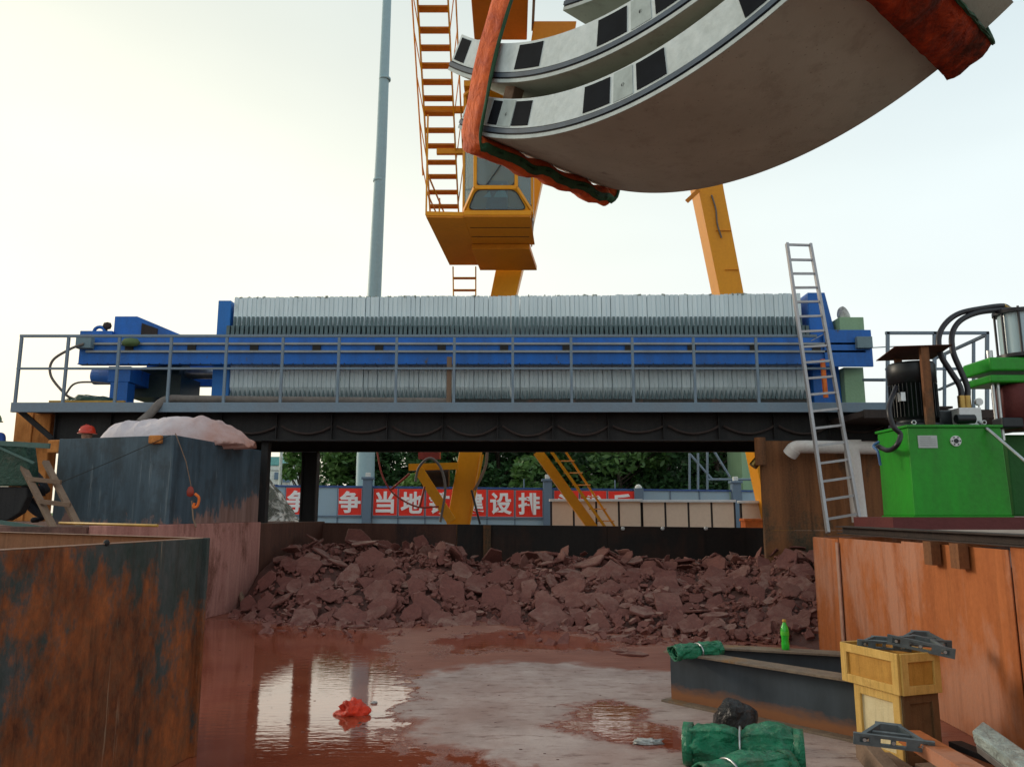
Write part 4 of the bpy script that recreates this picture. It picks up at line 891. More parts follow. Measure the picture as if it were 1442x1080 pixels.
b = MB(); p = at(966, 275, 21.9); b.bar(at(984, 268, 21.9), at(967, 284, 21.9), .05, .12); b.build('gusset', 'crane_deep', lg2)
for (xl, xr, py) in ((1009, 1040, 380), (996, 1030, 325)):
    b = MB(); a, c = at(xl + 12, py, 21.97), at(xr, py, 21.97); b.bar(a, c, .03, .012); b.build('weld_seam', 'crane_deep', lg2)
# girders overhead running towards the camera
ga, gb = at(668, 57, 22.6), at(742, 57, 22.6)
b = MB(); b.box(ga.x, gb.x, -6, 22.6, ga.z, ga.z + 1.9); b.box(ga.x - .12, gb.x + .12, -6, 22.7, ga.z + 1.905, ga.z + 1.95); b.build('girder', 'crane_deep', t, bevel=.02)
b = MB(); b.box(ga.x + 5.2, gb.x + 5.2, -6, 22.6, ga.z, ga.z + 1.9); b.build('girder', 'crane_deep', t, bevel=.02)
b = MB(); b.box(gb.x + .14, gb.x + .22, 8, 22.5, ga.z + .25, ga.z + .33); b.build('festoon_rail', 'silver_rail', t)
# lower frame parts seen below the platform
def pbar(name, a, c, w_, Y=21.5, Y2=None, mat='crane', h=None, par=None):
    b = MB(); b.bar(at(*a, Y), at(*c, Y2 or Y), w_, h, up=(0, 1, 0)); return b.build(name, mat, par or t)
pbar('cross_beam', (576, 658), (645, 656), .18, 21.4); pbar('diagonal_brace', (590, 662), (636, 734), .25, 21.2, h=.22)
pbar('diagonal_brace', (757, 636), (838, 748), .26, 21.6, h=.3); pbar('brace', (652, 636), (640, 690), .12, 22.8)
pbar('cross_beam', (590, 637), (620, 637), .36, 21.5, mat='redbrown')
b = MB(); p = at(612, 672, 21.9); b.tube([p + Vector((-.35, 0, 0)), p + Vector((.4, 0, 0))], .28, 14); b.build('winch_drum', 'black_steel', t)
b = MB(); b.tube(curve_pts([at(585, 678, 21.1), at(589, 660, 21.1), at(600, 647, 21.1), at(611, 647, 21.1), at(622, 662, 21.1), at(627, 690, 21.1), at(620, 735, 21.1)]), .035, 8); b.build('cable_guard', 'hose_grey', t)
b = MB(); b.tube(curve_pts([at(530, 630, 21), at(537, 665, 21), at(548, 688, 21), at(565, 703, 21), at(590, 714, 21), at(618, 713, 21)]), .022, 6); b.tube([at(551, 689, 21), at(577, 667, 21)], .035, 6); b.tube([at(591, 713, 21), at(598, 685, 21)], .03, 6); b.build('festoon_cable', M['redbrown'], t)
b = MB(); b.tube([at(664, 690, 21.2), at(676, 738, 21.2)], .03, 6); b.build('stay_wire', 'hose_black', t)
b = MB(); b.tube(curve_pts([at(686, 636, 21.8), at(684, 655, 21.8), at(676, 675, 21.8), at(668, 690, 21.8)]), .04, 6); b.build('conduit', M['wood'], t)
# lower stair
st = thing('crane_stair', 'steep orange steel stair of the crane seen below the platform in front of the banner', 'stair', at(850, 740, 21))
b = MB(); b.bar(at(774, 632, 20.9), at(852, 742, 20.9), .07, .14, up=(0, 1, 0)); b.bar(at(794, 632, 21.4), at(866, 742, 21.4), .05, .12, up=(0, 1, 0)); b.build('stringer', 'crane', st)
for k in range(7):
    f = k / 6.5; b = MB(); a, c = at(774 + 78 * f, 632 + 110 * f, 20.9), at(794 + 72 * f, 632 + 110 * f, 21.4); b.bar(a, c, .2, .03); b.build('tread', 'crane_deep', st)
# operator's cab
t = thing('crane_cab', "crane operator's yellow cab with big rounded windows, hung high behind the segments", 'cab', at(705, 302, 19))
cx_ = at(700, 268, 17.8).x; zb_, zs_, zt_ = at(700, 303, 18.0).z, at(700, 266, 17.8).z, at(700, 130, 18).z
fb0 = Vector((at(653, 303, 18).x, 18.0, zb_)); fb1 = Vector((at(748, 298, 18).x, 18.0, zb_))
zb2 = at(700, 296, 18).z
c_l, c_r = Vector((at(669, 266, 17.75).x, 17.75, zs_)), Vector((at(727, 266, 17.75).x, 17.75, zs_))
s_l, s_r = Vector((at(655, 290, 18.1).x - .03, 18.15, zb2)), Vector((at(748, 290, 18.1).x + .02, 18.15, zb2))
def up_(v, z): return Vector((v.x, v.y, z))
fr = MB(); W_ = .085
def fbar(a, c, w_=W_): fr.bar(a, c, w_, w_)
fbar(c_l, up_(c_l, zt_)); fbar(c_r, up_(c_r, zt_)); fbar(c_l, c_r, .1); fbar(s_l, c_l, .09); fbar(s_r, c_r, .09)
fbar(s_l, up_(s_l, zt_), .08); fbar(s_r, up_(s_r, zt_), .08)
bl, br = Vector((s_l.x, 20.1, zb2)), Vector((s_r.x, 20.1, zb2))
fbar(bl, up_(bl, zt_)); fbar(br, up_(br, zt_)); fbar(s_l, bl); fbar(s_r, br)
for a, c in ((up_(c_l, zt_), up_(c_r, zt_)), (up_(c_l, zt_), up_(s_l, zt_)), (up_(c_r, zt_), up_(s_r, zt_)), (up_(s_l, zt_), up_(bl, zt_)), (up_(s_r, zt_), up_(br, zt_)), (up_(bl, zt_), up_(br, zt_))): fbar(a, c, .1)
fm = Vector((s_l.x, 18.15, at(655, 208, 18.15).z)); fbar(fm, fm + Vector((0, 1.95, .1)), .07)
fr.hexa([Vector((fb0.x, 18.0, zb_)), Vector((fb1.x, 18.0, zb_)), Vector((fb1.x, 18.25, zb_)), Vector((fb0.x, 18.25, zb_)), Vector((fb0.x, 18.0, zb2)), Vector((fb1.x, 18.0, zb2)), Vector((fb1.x, 18.25, zb2)), Vector((fb0.x, 18.25, zb2))])
fr.build('frame', 'crane', t, bevel=.015)
def pane(corners, name='window', ins=.09):
    c = sum((Vector(q) for q in corners), Vector()) / len(corners); cs = [Vector(q) + (c - Vector(q)) * ins for q in corners]
    nrm = (cs[1] - cs[0]).cross(cs[2] - cs[1]).normalized()
    rad = .22; poly = []
    for i, q in enumerate(cs):     # round the corners
        a, c2 = cs[i - 1], cs[(i + 1) % len(cs)]; d1 = (a - q).normalized(); d2 = (c2 - q).normalized(); r_ = min(.14, (a - q).length * .3, (c2 - q).length * .3)
        for k in range(5):
            tt = k / 4; poly.append((q + d1 * r_) * (1 - tt) ** 2 + q * 2 * tt * (1 - tt) + (q + d2 * r_) * tt ** 2)
    b = MB(); b.prism(poly, nrm * .01); g = b.build(name, 'glass', t)
    b = MB(); n = len(poly); cc = sum(poly, Vector()) / n; vs = []
    for q in poly: o_ = (q - cc).normalized() * .028; vs += [q - nrm * .012, q + o_ - nrm * .012, q + o_ + nrm * .022, q + nrm * .022]
    b.add(vs, [(i * 4 + a, i * 4 + (a + 1) % 4, ((i + 1) % n) * 4 + (a + 1) % 4, ((i + 1) % n) * 4 + a) for i in range(n) for a in range(4)]); b.build('seal', 'cab_trim', g)
    # solid web round the glass
    b = MB(); out_ = []
    cs0 = [Vector(q) for q in corners]; k5 = len(poly) // len(cs)
    vs = []; fs = []
    for i in range(n): vs += [poly[i] + (poly[i] - cc).normalized() * .03 + nrm * .004, cs0[i // 5] + nrm * .004]
    for i in range(n): fs.append((i * 2, ((i + 1) % n) * 2, ((i + 1) % n) * 2 + 1, i * 2 + 1))
    b.add(vs, fs); b.build('window_surround', 'crane', g)
pane([c_l, c_r, up_(c_r, zs_ + 1.35), up_(c_l, zs_ + 1.35)])
pane([Vector((fb0.x + .05, 18.02, zb2)), Vector((fb1.x - .05, 18.02, zb2)), c_r + Vector((0, 0, -.03)), c_l + Vector((0, 0, -.03))])
pane([c_r, s_r, up_(s_r, zs_ + 1.35), up_(c_r, zs_ + 1.35)], ins=.10); pane([s_l, c_l, up_(c_l, zs_ + 1.35), up_(s_l, zs_ + 1.35)], ins=.10)
pane([bl, s_l, up_(s_l, fm.z), up_(bl, fm.z + .1)], ins=.06); pane([up_(bl, fm.z + .15), up_(s_l, fm.z + .05), up_(s_l, fm.z + 1.3), up_(bl, fm.z + 1.3)], ins=.06)
b = MB(); b.box(s_r.x + .02, s_r.x + .06, 18.4, 20.3, zb_, zt_); b.build('side_panel', 'white_paint', t)  # white colour stands in for skylight brightening the cab's right side
b = MB(); b.box(bl.x, br.x, 20.1, 20.16, zb2, zt_); b.box(c_l.x - .3, s_r.x, 17.8, 20.2, zt_ + .05, zt_ + .2); b.build('rear_wall', 'crane', t)
b = MB(); pq = [at(653, 303, 18), at(747, 300, 18), at(753, 345, 20.0), at(662, 348, 20.0)]; z_ = zb_
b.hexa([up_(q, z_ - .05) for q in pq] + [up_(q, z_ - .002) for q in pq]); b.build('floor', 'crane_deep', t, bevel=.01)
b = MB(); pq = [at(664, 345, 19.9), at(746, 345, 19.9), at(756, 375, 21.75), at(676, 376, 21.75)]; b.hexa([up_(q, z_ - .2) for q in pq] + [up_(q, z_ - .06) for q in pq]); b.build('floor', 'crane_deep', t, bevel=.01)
b = MB(); b.bar((cx_ - .25, 17.72, zs_ + .06), (cx_ + .12, 17.72, zs_ + .62), .02); b.build('wiper', 'cab_trim', t)
b = MB(); z9 = zb_ - .001
for y9 in (18.7, 19.35): b.box(fb0.x + .12, fb1.x - .02, y9, y9 + .012, z9 - .062, z9 - .051)
b.build('floor_seam', 'cab_trim', t)
b = MB(); b.box(cx_ - .3, cx_ + .25, 18.9, 19.4, z_ + .3, z_ + .75); b.box(cx_ - .3, cx_ + .25, 19.35, 19.5, z_ + .75, z_ + 1.5); b.build('seat', M['redbrown'], t, bevel=.05)
b = MB(); b.prism([(cx_ - .1, 18.3, zs_ + .0), (cx_ + .25, 18.3, zs_), (cx_ + .12, 18.5, zs_ + .45)], (0, .03, 0)); b.prism([(cx_ - .35, 18.3, zs_ + .0), (cx_ - .15, 18.3, zs_), (cx_ - .2, 18.5, zs_ + .25)], (0, .03, 0)); b.build('folded_paper', 'off_white', t)
# cab platform with railing
t = thing('cab_platform', 'orange-yellow access platform hanging beside the crane cab', 'platform', at(640, 340, 20))
pq = [at(600, 307, 18), at(653, 307, 18.05), at(677, 376, 21.7), at(633, 377, 21.7)]
b = MB(); b.hexa([up_(q, zb_ - .06) for q in pq] + [up_(q, zb_ - .005) for q in pq]); b.build('floor', 'crane_deep', t, bevel=.008)
b = MB(); a, c = up_(pq[0], zb_ + .04), up_(pq[1], zb_ + .04); b.bar(a, c, .03, .1); b.bar(a, up_(pq[3], zb_ + .04), .03, .1); b.build('toe_board', 'crane', t)
b = MB()
for q in (pq[0], up_(pq[0].lerp(pq[3], .5), 0), pq[3]): q = up_(q, zb_); b.bar(q, q + Vector((0, 0, 2.6 if q.y < 18.1 else 1.2)), .04)
b.bar(up_(pq[0], zb_ + 1.1), up_(pq[3], zb_ + 1.1), .035); b.bar(up_(pq[0], zb_ + .6), up_(pq[3], zb_ + .6), .03); b.build('railing', 'crane', t)
b = MB(); b.bar(at(596, 155, 18.6), at(660, 155, 18.8), .10, .16); b.build('bracket', 'crane', t); b = MB(); b.bar(at(615, 214, 19), at(655, 214, 19), .12, .14); b.build('bracket', 'crane', t)
# upper stair
t = thing('upper_stair', 'long steep orange ladder-stair with flat treads rising out of frame beside the cab', 'stair', at(625, 300, 20))
def sp(f, side):      # f 0 bottom .. 1 at y=0
    xl = 606 + (588 - 606) * f; xr = 646 + (631 - 646) * f; Y = 20.0 - 3.0 * f; return at(xl if side == 0 else xr, 303 * (1 - f), Y)
for s_ in (0, 1):
    b = MB(); b.bar(sp(0, s_), sp(1.25, s_), .035, .16, up=(0, 1, 0)); b.build('stringer', 'crane', t)
ys = [13, 43, 68, 93, 116, 139, 160, 184, 206, 229, 249, 271, 291, -14, -44]
for y_ in ys:
    f = 1 - y_ / 303; a, c = sp(f, 0), sp(f, 1); b = MB(); b.obox((a + c) / 2, (c - a) / 2 * .98, (0, .115, 0), (0, 0, .022)); b.build('tread', 'crane_deep', t)
b = MB()
for s_, dx in ((0, -.16), (1, .16)):
    b.tube([sp(0, s_) + Vector((dx, -.5, .9)), sp(1.25, s_) + Vector((dx, -.5, .9))], .02, 6)
    for k in range(6): f = .05 + k * .2; b.tube([sp(f, s_), sp(f, s_) + Vector((dx, -.5, .9))], .014, 5)
b.build('handrail', 'crane', t)
t = thing('lower_ladder', 'short orange ladder hanging below the cab platform down behind the press', 'ladder', at(655, 415, 21.5))
for x_ in ((638, 640), (670, 670)):
    b = MB(); b.bar(at(x_[0], 376, 21.6), at(x_[1], 520, 21.6), .035, .08, up=(0, 1, 0)); b.build('stile', 'crane', t)
for y_ in range(392, 520, 17): b = MB(); b.bar(at(639, y_, 21.6), at(670, y_, 21.6), .15, .03); b.build('rung', 'crane_deep', t)

# ================================================================== POLE
t = thing('steel_pole', 'tall tapering pale grey-blue pole rising behind the press out of the top of the photo', 'pole', (-5.45, 28.6, 0))
pp = [at(513, 737, 28.6), at(515, 645, 28.6), at(527, 418, 28.6), at(537, 210, 28.6), at(545, 0, 28.6), at(550, -80, 28.6)]; rr = [.34, .33, .26, .21, .175, .16]
b = MB(); q = pp[0].copy(); q.z = 0; b.tube([q] + pp, [.36] + rr, 20); b.build('shaft', 'pole', t)
for (px, py) in ((542, 112), (534, 255)):
    c = at(px, py, 28.6); b = MB(); b.lathe(c, [(.21, -.05), (.235, -.04), (.235, .04), (.21, .05)], 18); b.build('collar', 'pole', t)
b = MB(); c = at(517, 620, 28.6); b.lathe(c, [(.33, -.04), (.36, -.03), (.36, .03), (.33, .04)], 18); b.build('collar', 'pole', t)

# ================================================================== FENCE AND BANNER
FY = 27.0
def fz(px):  return at(px, 683 + (px - 400) * .0105, FY).z
ZM = 727; 
t = thing('hoarding_fence', 'long pale blue sheet hoarding with a blue top rail behind the yard', 'fence', (0, FY, 0))
fx0, fx1 = at(250, 700, FY).x, at(1210, 700, FY).x
xs_ = []; px = 254
joints = [254, 292, 330, 368, 399.5, 437, 474, 511]
cells = [(254 + 37 * i, 291 + 37 * i) for i in range(6)] + [(476, 512), (524, 561), (561, 599), (599, 640), (640, 686), (686, 725), (725, 766), (778, 816), (816, 855), (855, 895), (903, 944), (944, 985), (985, 1028), (1044, 1085), (1085, 1125), (1125, 1165), (1165, 1205)]
for i, (a, c) in enumerate(cells):
    xa, xc = at(a, 700, FY).x, at(c, 700, FY).x; z = fz((a + c) / 2)
    b = MB(); b.box(xa + .012, xc - .012, FY, FY + .03, .05, z - .06); b.build('sheet_panel', 'fence_sheet', t)
b = MB()
for a, c in cells: x = at(a, 700, FY).x; b.box(x - .02, x + .02, FY - .03, FY - .002, 0, fz(a) - .06)
b.build('frame_post', 'fence_post', t)
b = MB(); z0, z1 = fz(250), fz(1210); b.hexa([(fx0, FY - .05, z0 - .06), (fx1, FY - .05, z1 - .06), (fx1, FY + .06, z1 - .06), (fx0, FY + .06, z0 - .06), (fx0, FY - .05, z0), (fx1, FY - .05, z1), (fx1, FY + .06, z1), (fx0, FY + .06, z0)]); b.build('top_rail', 'fence_blue', t)
b = MB(); z0, z1 = fz(250) - 1.06, fz(1210) - 1.06; b.hexa([(fx0, FY - .06, z0), (fx1, FY - .06, z1), (fx1, FY - .031, z1), (fx0, FY - .031, z0), (fx0, FY - .06, z0 + .05), (fx1, FY - .06, z1 + .05), (fx1, FY - .031, z1 + .05), (fx0, FY - .031, z0 + .05)]); b.build('middle_rail', 'fence_post', t)
for i, (px, lab) in enumerate(((518, 'next to the pale steel pole'), (771, 'between the two runs of red banner'), (899, 'where the red banner ends'), (1036, 'rising between two tan boards at the right'))):
    x = at(px, 700, FY).x; z = fz(px); tt = thing('fence_pillar', 'grey-blue fence pillar with a cap ' + lab, 'pillar', (x, FY, 0), 'pillars of the hoarding fence')
    b = MB(); b.box(x - .15, x + .15, FY - .2, FY + .1, 0, z + (.22 if i != 2 else .02)); b.build('shaft', 'fence_post', tt, bevel=.01)
    if i != 2: b = MB(); b.box(x - .2, x + .2, FY - .25, FY + .15, z + .221, z + .30); b.build('cap', 'fence_post', tt, bevel=.01); b = MB(); b.box(x - .08, x + .08, FY - .12, FY + .04, z + .301, z + .45); b.build('lamp', 'off_white', tt, bevel=.02)
    else: b = MB(); b.lathe((x, FY - .05, z + .02), [(.12, 0), (.12, .05), (.06, .12), (.01, .13)], 12); b.build('cap', 'off_white', tt)
for px in (738, 867):
    x = at(px, 700, FY).x; b = MB(); b.tube([(x, FY + .1, 0), (x, FY + .1, fz(px) + .3)], .02, 6); b.build('thin_rod', 'fence_post', label='thin rod standing up behind the fence %s' % ('over the wide left banner' if px < 800 else 'over the right banner run'), cat='rod')
def glyph(ch, cxp, zc, size, parent):
    cu = bpy.data.curves.new('lettering', 'FONT'); cu.body = ch; cu.size = 1.0; cu.align_x = 'LEFT'; cu.extrude = .012; cu.offset = .030; cu.resolution_u = 3
    o = bpy.data.objects.new('lettering_source', cu); col.objects.link(o); bpy.context.view_layer.update()
    me = bpy.data.meshes.new_from_object(o.evaluated_get(bpy.context.evaluated_depsgraph_get())); bpy.data.objects.remove(o)
    if not me.vertices: return
    xs = [v.co.x for v in me.vertices]; ys = [v.co.y for v in me.vertices]; s = size / max(max(ys) - min(ys), .01); sx_ = min(s, size / (max(xs) - min(xs)))
    mx_, my_ = (max(xs) + min(xs)) / 2, (max(ys) + min(ys)) / 2; off = wloc(parent)
    for v in me.vertices: v.co = Vector(((v.co.x - mx_) * sx_, -v.co.z * 1.0, (v.co.y - my_) * s)) + Vector((cxp, FY - .075, zc)) - off
    me.update(); q = bpy.data.objects.new('lettering', me); me.materials.clear(); me.materials.append(M['letter']); col.objects.link(q); q.parent = parent
LET = [((402, 438), '\u4e89', 'first red panel with a white character, half hidden by the spoil heap'), ((476, 511), '\u4e89', 'single red panel with a white character left of the pale pole'), ((525, 561), '\u5f53', 'red panel with a white character just right of the pale pole'),
       ((561, 599), '\u5730', 'second red panel right of the pole, crossed by a thin cable'), ((599, 640), '\u94c1', 'red panel half hidden by the orange crane leg and brace'), ((647, 686), '\u5efa', 'red panel just right of the orange crane leg'),
       ((686, 725), '\u8bbe', 'second red panel right of the crane leg'), ((725, 765), '\u6392', 'red panel just left of the middle fence pillar'), ((779, 816), '\u5934', 'red panel crossed by the orange diagonal brace above the tan board'),
       ((816, 855), '\u5c16', 'red panel crossed by the thin stair stringer above the tan board'), ((855, 894), '\u5175', 'last red panel on the right of the banner above the tan board')]
for (a, c), ch, lab in LET:
    xa, xc = at(a, 700, FY).x + .02, at(c, 700, FY).x - .02; z = fz((a + c) / 2); z1 = z - .09; z0 = z - 1.0
    tt = thing('banner_panel', lab, 'banner panel', ((xa + xc) / 2, FY - .05, z0), 'red banner panels on the hoarding')
    b = MB(); b.box(xa, xc, FY - .06, FY - .034, z0, z1); b.build('board', 'red_panel', tt)
    b = MB(); b.box(xa, xc, FY - .07, FY - .0605, z0, z0 + .015); b.box(xa, xa + .012, FY - .07, FY - .0605, z0 + .016, z1); b.box(xc - .012, xc, FY - .07, FY - .0605, z0 + .016, z1); b.build('edge_strip', 'fence_sheet', tt)
    glyph(ch, (xa + xc) / 2, (z0 + z1) / 2, .74, tt)
# tan boards
for i, (a, c, n_, lab) in enumerate(((776, 903, 4, 'left low barrier of tan boards with a white cap below the red banner'), (904, 1034, 4, 'middle low barrier of tan boards with a white cap'), (1043, 1175, 4, 'right low barrier of tan boards running behind the rusty support'))):
    Y = 22.6; xa, xc = at(a, 703, Y).x, at(c, 703, Y).x; zt1 = at(a, 702.5 + i * 1.2, Y).z
    tt = thing('board_barrier', lab, 'barrier', ((xa + xc) / 2, Y, 0), 'tan board barriers in front of the hoarding')
    wq = (xc - xa) / n_
    for k in range(n_): b = MB(); b.box(xa + wq * k + .03, xa + wq * (k + 1) - .03, Y, Y + .04, .05, zt1 - .07); b.build('board', 'tan', tt)
    b = MB()
    for k in range(n_ + 1): b.box(xa + wq * k - .025, xa + wq * k + .025, Y + .005, Y + .08, 0, zt1 - .071)
    b.build('post', 'dark_steel', tt); b = MB(); b.box(xa - .05, xc + .02, Y - .1, Y + .2, zt1 - .07, zt1); b.build('cap', 'white_paint', tt, bevel=.008)
t = thing('orange_box', 'small orange plastic crate behind the back wall near the rusty support', 'crate', at(1062, 742, 19)); a, c = at(1048, 735, 19), at(1078, 735, 19)
b = MB(); b.box(a.x + .03, c.x, 19, 19.4, 1.0, at(1, 734, 19).z); b.build('body', 'orange', t, bevel=.01); b = MB(); b.box(a.x, c.x + .03, 18.97, 19.43, at(1, 734, 19).z + .001, at(1, 730, 19).z); b.build('rim', 'orange', t, bevel=.008)
b = MB(); b.box(a.x, c.x, 19, 19.45, 0, .99); b.build('pallet_stack', 'wood', label='stack of timber under the small orange crate behind the back wall', cat='pallets', bevel=.01)
# scaffold frame, kiosk
t = thing('scaffold_frame', 'pale steel scaffold frame above the hoarding at the right', 'scaffold', at(990, 690, 29))
for a, c in (((971, 700), (971, 638)), ((983, 690), (983, 638)), ((996, 700), (996, 632)), ((972, 640), (1004, 676)), ((1006, 636), (1028, 672)), ((995, 675), (1068, 675))):
    b = MB(); b.tube([at(*a, 29), at(*c, 29)], .045, 8); b.build('tube', 'rail', t)
b = MB(); 
for px in (971, 996): p = at(px, 700, 29); b = MB(); b.tube([(p.x, 29, 0), p], .045, 8); b.build('tube', 'rail', t)
t = thing('site_kiosk', 'pale green site cabin glimpsed left of the rusty support', 'cabin', at(1060, 700, 30)); a, c = at(1044, 640, 30), at(1095, 640, 30)
b = MB(); b.box(a.x, c.x, 30, 32, 0, at(1, 625, 30).z); b.build('wall', 'light_green', t); b = MB(); b.box(a.x - .1, c.x + .1, 29.9, 32.1, at(1, 625, 30).z + .002, at(1, 625, 30).z + .15); b.build('roof', 'off_white', t)
b = MB(); b.box(a.x + .35, a.x + .8, 29.98, 29.998, 2.9, 3.6); b.build('window', 'hose_black', t)
# distant buildings at the left
t = thing('distant_building', 'far teal and white low building seen left of the dark column', 'building', at(395, 700, 70)); 
for i, (a, c, y0_, y1_, mt) in enumerate(((376, 397, 643, 655, 'teal'), (376, 397, 656, 662, 'off_white'), (376, 396, 663, 682, 'off_white'), (377, 396, 683, 700, 'teal'), (397, 410, 654, 690, 'off_white'))):
    p, q = at(a, y1_, 70 + i * .05), at(c, y0_, 70 + i * .05); b = MB(); b.box(p.x, q.x, 70 + i * .05, 76, max(0, p.z) if i < 4 else 0, q.z); b.build('wall_band', mt, t)
b = MB()
for (a, c, y0_, y1_) in ((386, 393, 665, 675), (398, 408, 658, 664), (398, 408, 672, 679)): p, q = at(a, y1_, 69.9), at(c, y0_, 69.9); b.box(p.x, q.x, 69.9, 69.98, p.z, q.z)
b.build('window', 'fence_post', t)
b = MB(); p = at(396, 640, 40); b.tube([(p.x, 40, 0), (p.x, 40, p.z + 2)], .08, 8); b.build('lamp_post', 'off_white', label='slim white post in front of the far teal building', cat='post')
b = MB(); b.add([gnd(330, 726, 0) * 1 for _ in ()] or [(-40, 34, .02), (-6, 34, .02), (-8, 62, 1.6), (-50, 62, 1.6)], [(0, 1, 2, 3)]); 
b.build('lawn', 'lawn', kind='structure')
# spoil heap beyond the column
b = MB()
def spoil(u, v):
    x = -9.6 + 5.0 * u; y = 18.2 + 4.5 * v; h = max(0, 1 - math.hypot((x + 7.25) / 2.7, (y - 20.4) / 2.4)) ** .95 * 3.7
    return Vector((x, y, -.02 + h + (.12 * nf(x * 2, y * 2) + .06 * nf(x * 6, y * 6)) * min(1, h)))
b.grid(spoil, 70, 60); b.build('spoil_heap', 'spoil', label='heap of pale grey and dark crumbly spoil beyond the left columns', cat='spoil heap')

# ================================================================== TREES
def leafcloud(b, c, r, n, size, squash=.75):
    for _ in range(n):
        while True:
            d = Vector((rnd.uniform(-1, 1), rnd.uniform(-1, 1), rnd.uniform(-1, 1)))
            if .25 < d.length < 1: break
        if rnd.random() < .6: d.normalize(); d *= rnd.uniform(.75, 1.05)
        p = c + Vector((d.x * r, d.y * r, d.z * r * squash)); s = size * rnd.uniform(.6, 1.3)
        a = Vector((rnd.gauss(0, 1), rnd.gauss(0, 1), rnd.gauss(0, .6))).normalized(); e = a.cross(Vector((rnd.gauss(0, 1), rnd.gauss(0, 1), rnd.gauss(0, 1)))).normalized()
        b.add([p - a * s, p + e * s * .45, p + a * s * 1.1, p - e * s * .45], [(0, 1, 2, 3)])
def tree_proto(h, cr, mat, nclump, leaves, trunk_h=.3, size=.14, lean=0):
    b = MB(); top = Vector((lean, 0, h * .8)); b.tube(curve_pts([(0, 0, 0), (lean * .3 + .1, 0, h * .35), tuple(top)], 5), [.16 * h / 6 * (1 - .07 * i) for i in range(11)], 8)
    clumps = []
    for i in range(nclump):
        t_ = rnd.uniform(0, 1); ang = rnd.uniform(0, 2 * PI); zz = h * (trunk_h + (1 - trunk_h) * t_ * .95); rr_ = cr * (.35 + .65 * math.sin(PI * min(.95, t_ * .8 + .15))) * rnd.uniform(.35, 1)
        c = Vector((lean * zz / h + rr_ * math.cos(ang), rr_ * math.sin(ang), zz)); clumps.append((c, rnd.uniform(.28, .5) * cr))
        if i % 2 == 0: b.tube([Vector((lean * zz / h * .6, 0, zz * .7)), c], [.05, .02], 5, False)
    lv = MB()
    for c, r in clumps: leafcloud(lv, c, r, int(leaves / nclump), size)
    return b, lv
protos = []
def tree(name, x, y, h, cr, mat, lab, grp, **kw):
    b, lv = tree_proto(h, cr, mat, kw.get('nc', 26), kw.get('nl', 5200), kw.get('th', .12), kw.get('size', .16), kw.get('lean', 0))
    t = thing(name, lab, 'tree', (x, y, 0), grp)
    for q in (b, lv): q.v = [v + Vector((x, y, 0)) for v in q.v]
    b.build('trunk', 'bark', t); lv.build('crown', mat, t); return t
G_ = 'trees beyond the hoarding'
tree('broadleaf_tree', at(424, 600, 44).x, 44, 6.3, 1.1, 'leaf_mid', 'mid green tree right beside the far teal building', G_, th=.58, nl=3600)
tree('broadleaf_tree', at(466, 600, 38).x, 38, 5.6, 1.6, 'leaf_mid', 'tree with leaning bare trunks showing left of the pale pole', G_, th=.38, lean=.8)
tree('broadleaf_tree', at(500, 600, 39).x, 39, 5.4, 2.0, 'leaf_dark', 'dark tree half hidden behind the pale steel pole', G_, th=.3)
tree('broadleaf_tree', at(560, 600, 38).x, 38, 5.8, 2.1, 'leaf_dark', 'dark tree behind the crane winch, right of the pale pole', G_, th=.15)
tree('shrub', at(588, 600, 30).x, 30, 3.2, .9, 'leaf_light', 'light green shrub rising just above the hoarding left of the crane leg', G_, th=.1, nl=2600, size=.12)
tree('broadleaf_tree', at(625, 600, 36).x, 36, 6.2, 2.4, 'leaf_dark', 'dark tree directly behind the orange crane leg', G_)
tree('broadleaf_tree', at(700, 600, 35).x, 35, 6.8, 2.8, 'leaf_dark', 'dense dark tree right of the crane leg above the banner', G_, nl=8000)
tree('shrub', at(745, 600, 30).x, 30, 3.9, 1.1, 'leaf_mid', 'leafy green branch clump just left of the diagonal brace', G_, nl=2200, size=.17, nc=12)
tree('broadleaf_tree', at(790, 600, 36).x, 36, 7.2, 3.0, 'leaf_dark', 'dense dark tree behind the crane stair', G_, nl=8000)
tree('broadleaf_tree', at(868, 600, 34).x, 34, 6.9, 2.6, 'leaf_mid', 'greener tree above the right end of the banner', G_, nl=8000)
tree('broadleaf_tree', at(935, 600, 35).x, 35, 7.2, 2.9, 'leaf_dark', 'dark tree left of the scaffold frame', G_, nl=8000)
tree('broadleaf_tree', at(1005, 600, 36).x, 36, 7.0, 2.8, 'leaf_dark', 'dark tree behind the scaffold frame', G_, nl=7000)
tree('broadleaf_tree', at(1075, 600, 37).x, 37, 6.8, 2.8, 'leaf_mid', 'mid green tree behind the pale green cabin', G_, nl=6000)
# dark understorey behind the fence: hedge mass
b = MB()
for i in range(26000):
    x = rnd.uniform(-5.2, 14); y = rnd.uniform(38.5, 41); z = rnd.uniform(0, 5.6 + .8 * nf(x * .5, 3)); s = rnd.uniform(.12, .26)
    a = Vector((rnd.gauss(0, 1), rnd.gauss(0, 1), rnd.gauss(0, .6))).normalized(); e = a.cross(Vector((rnd.gauss(0, 1), rnd.gauss(0, 1), rnd.gauss(0, 1)))).normalized()
    b.add([(Vector((x, y, z)) - a * s), Vector((x, y, z)) + e * s * .5, Vector((x, y, z)) + a * s, Vector((x, y, z)) - e * s * .5], [(0, 1, 2, 3)])
b.build('far_thicket', 'leaf_dark', kind='stuff', label='dark leafy thicket filling the gaps between the trees behind the fence', cat='foliage')

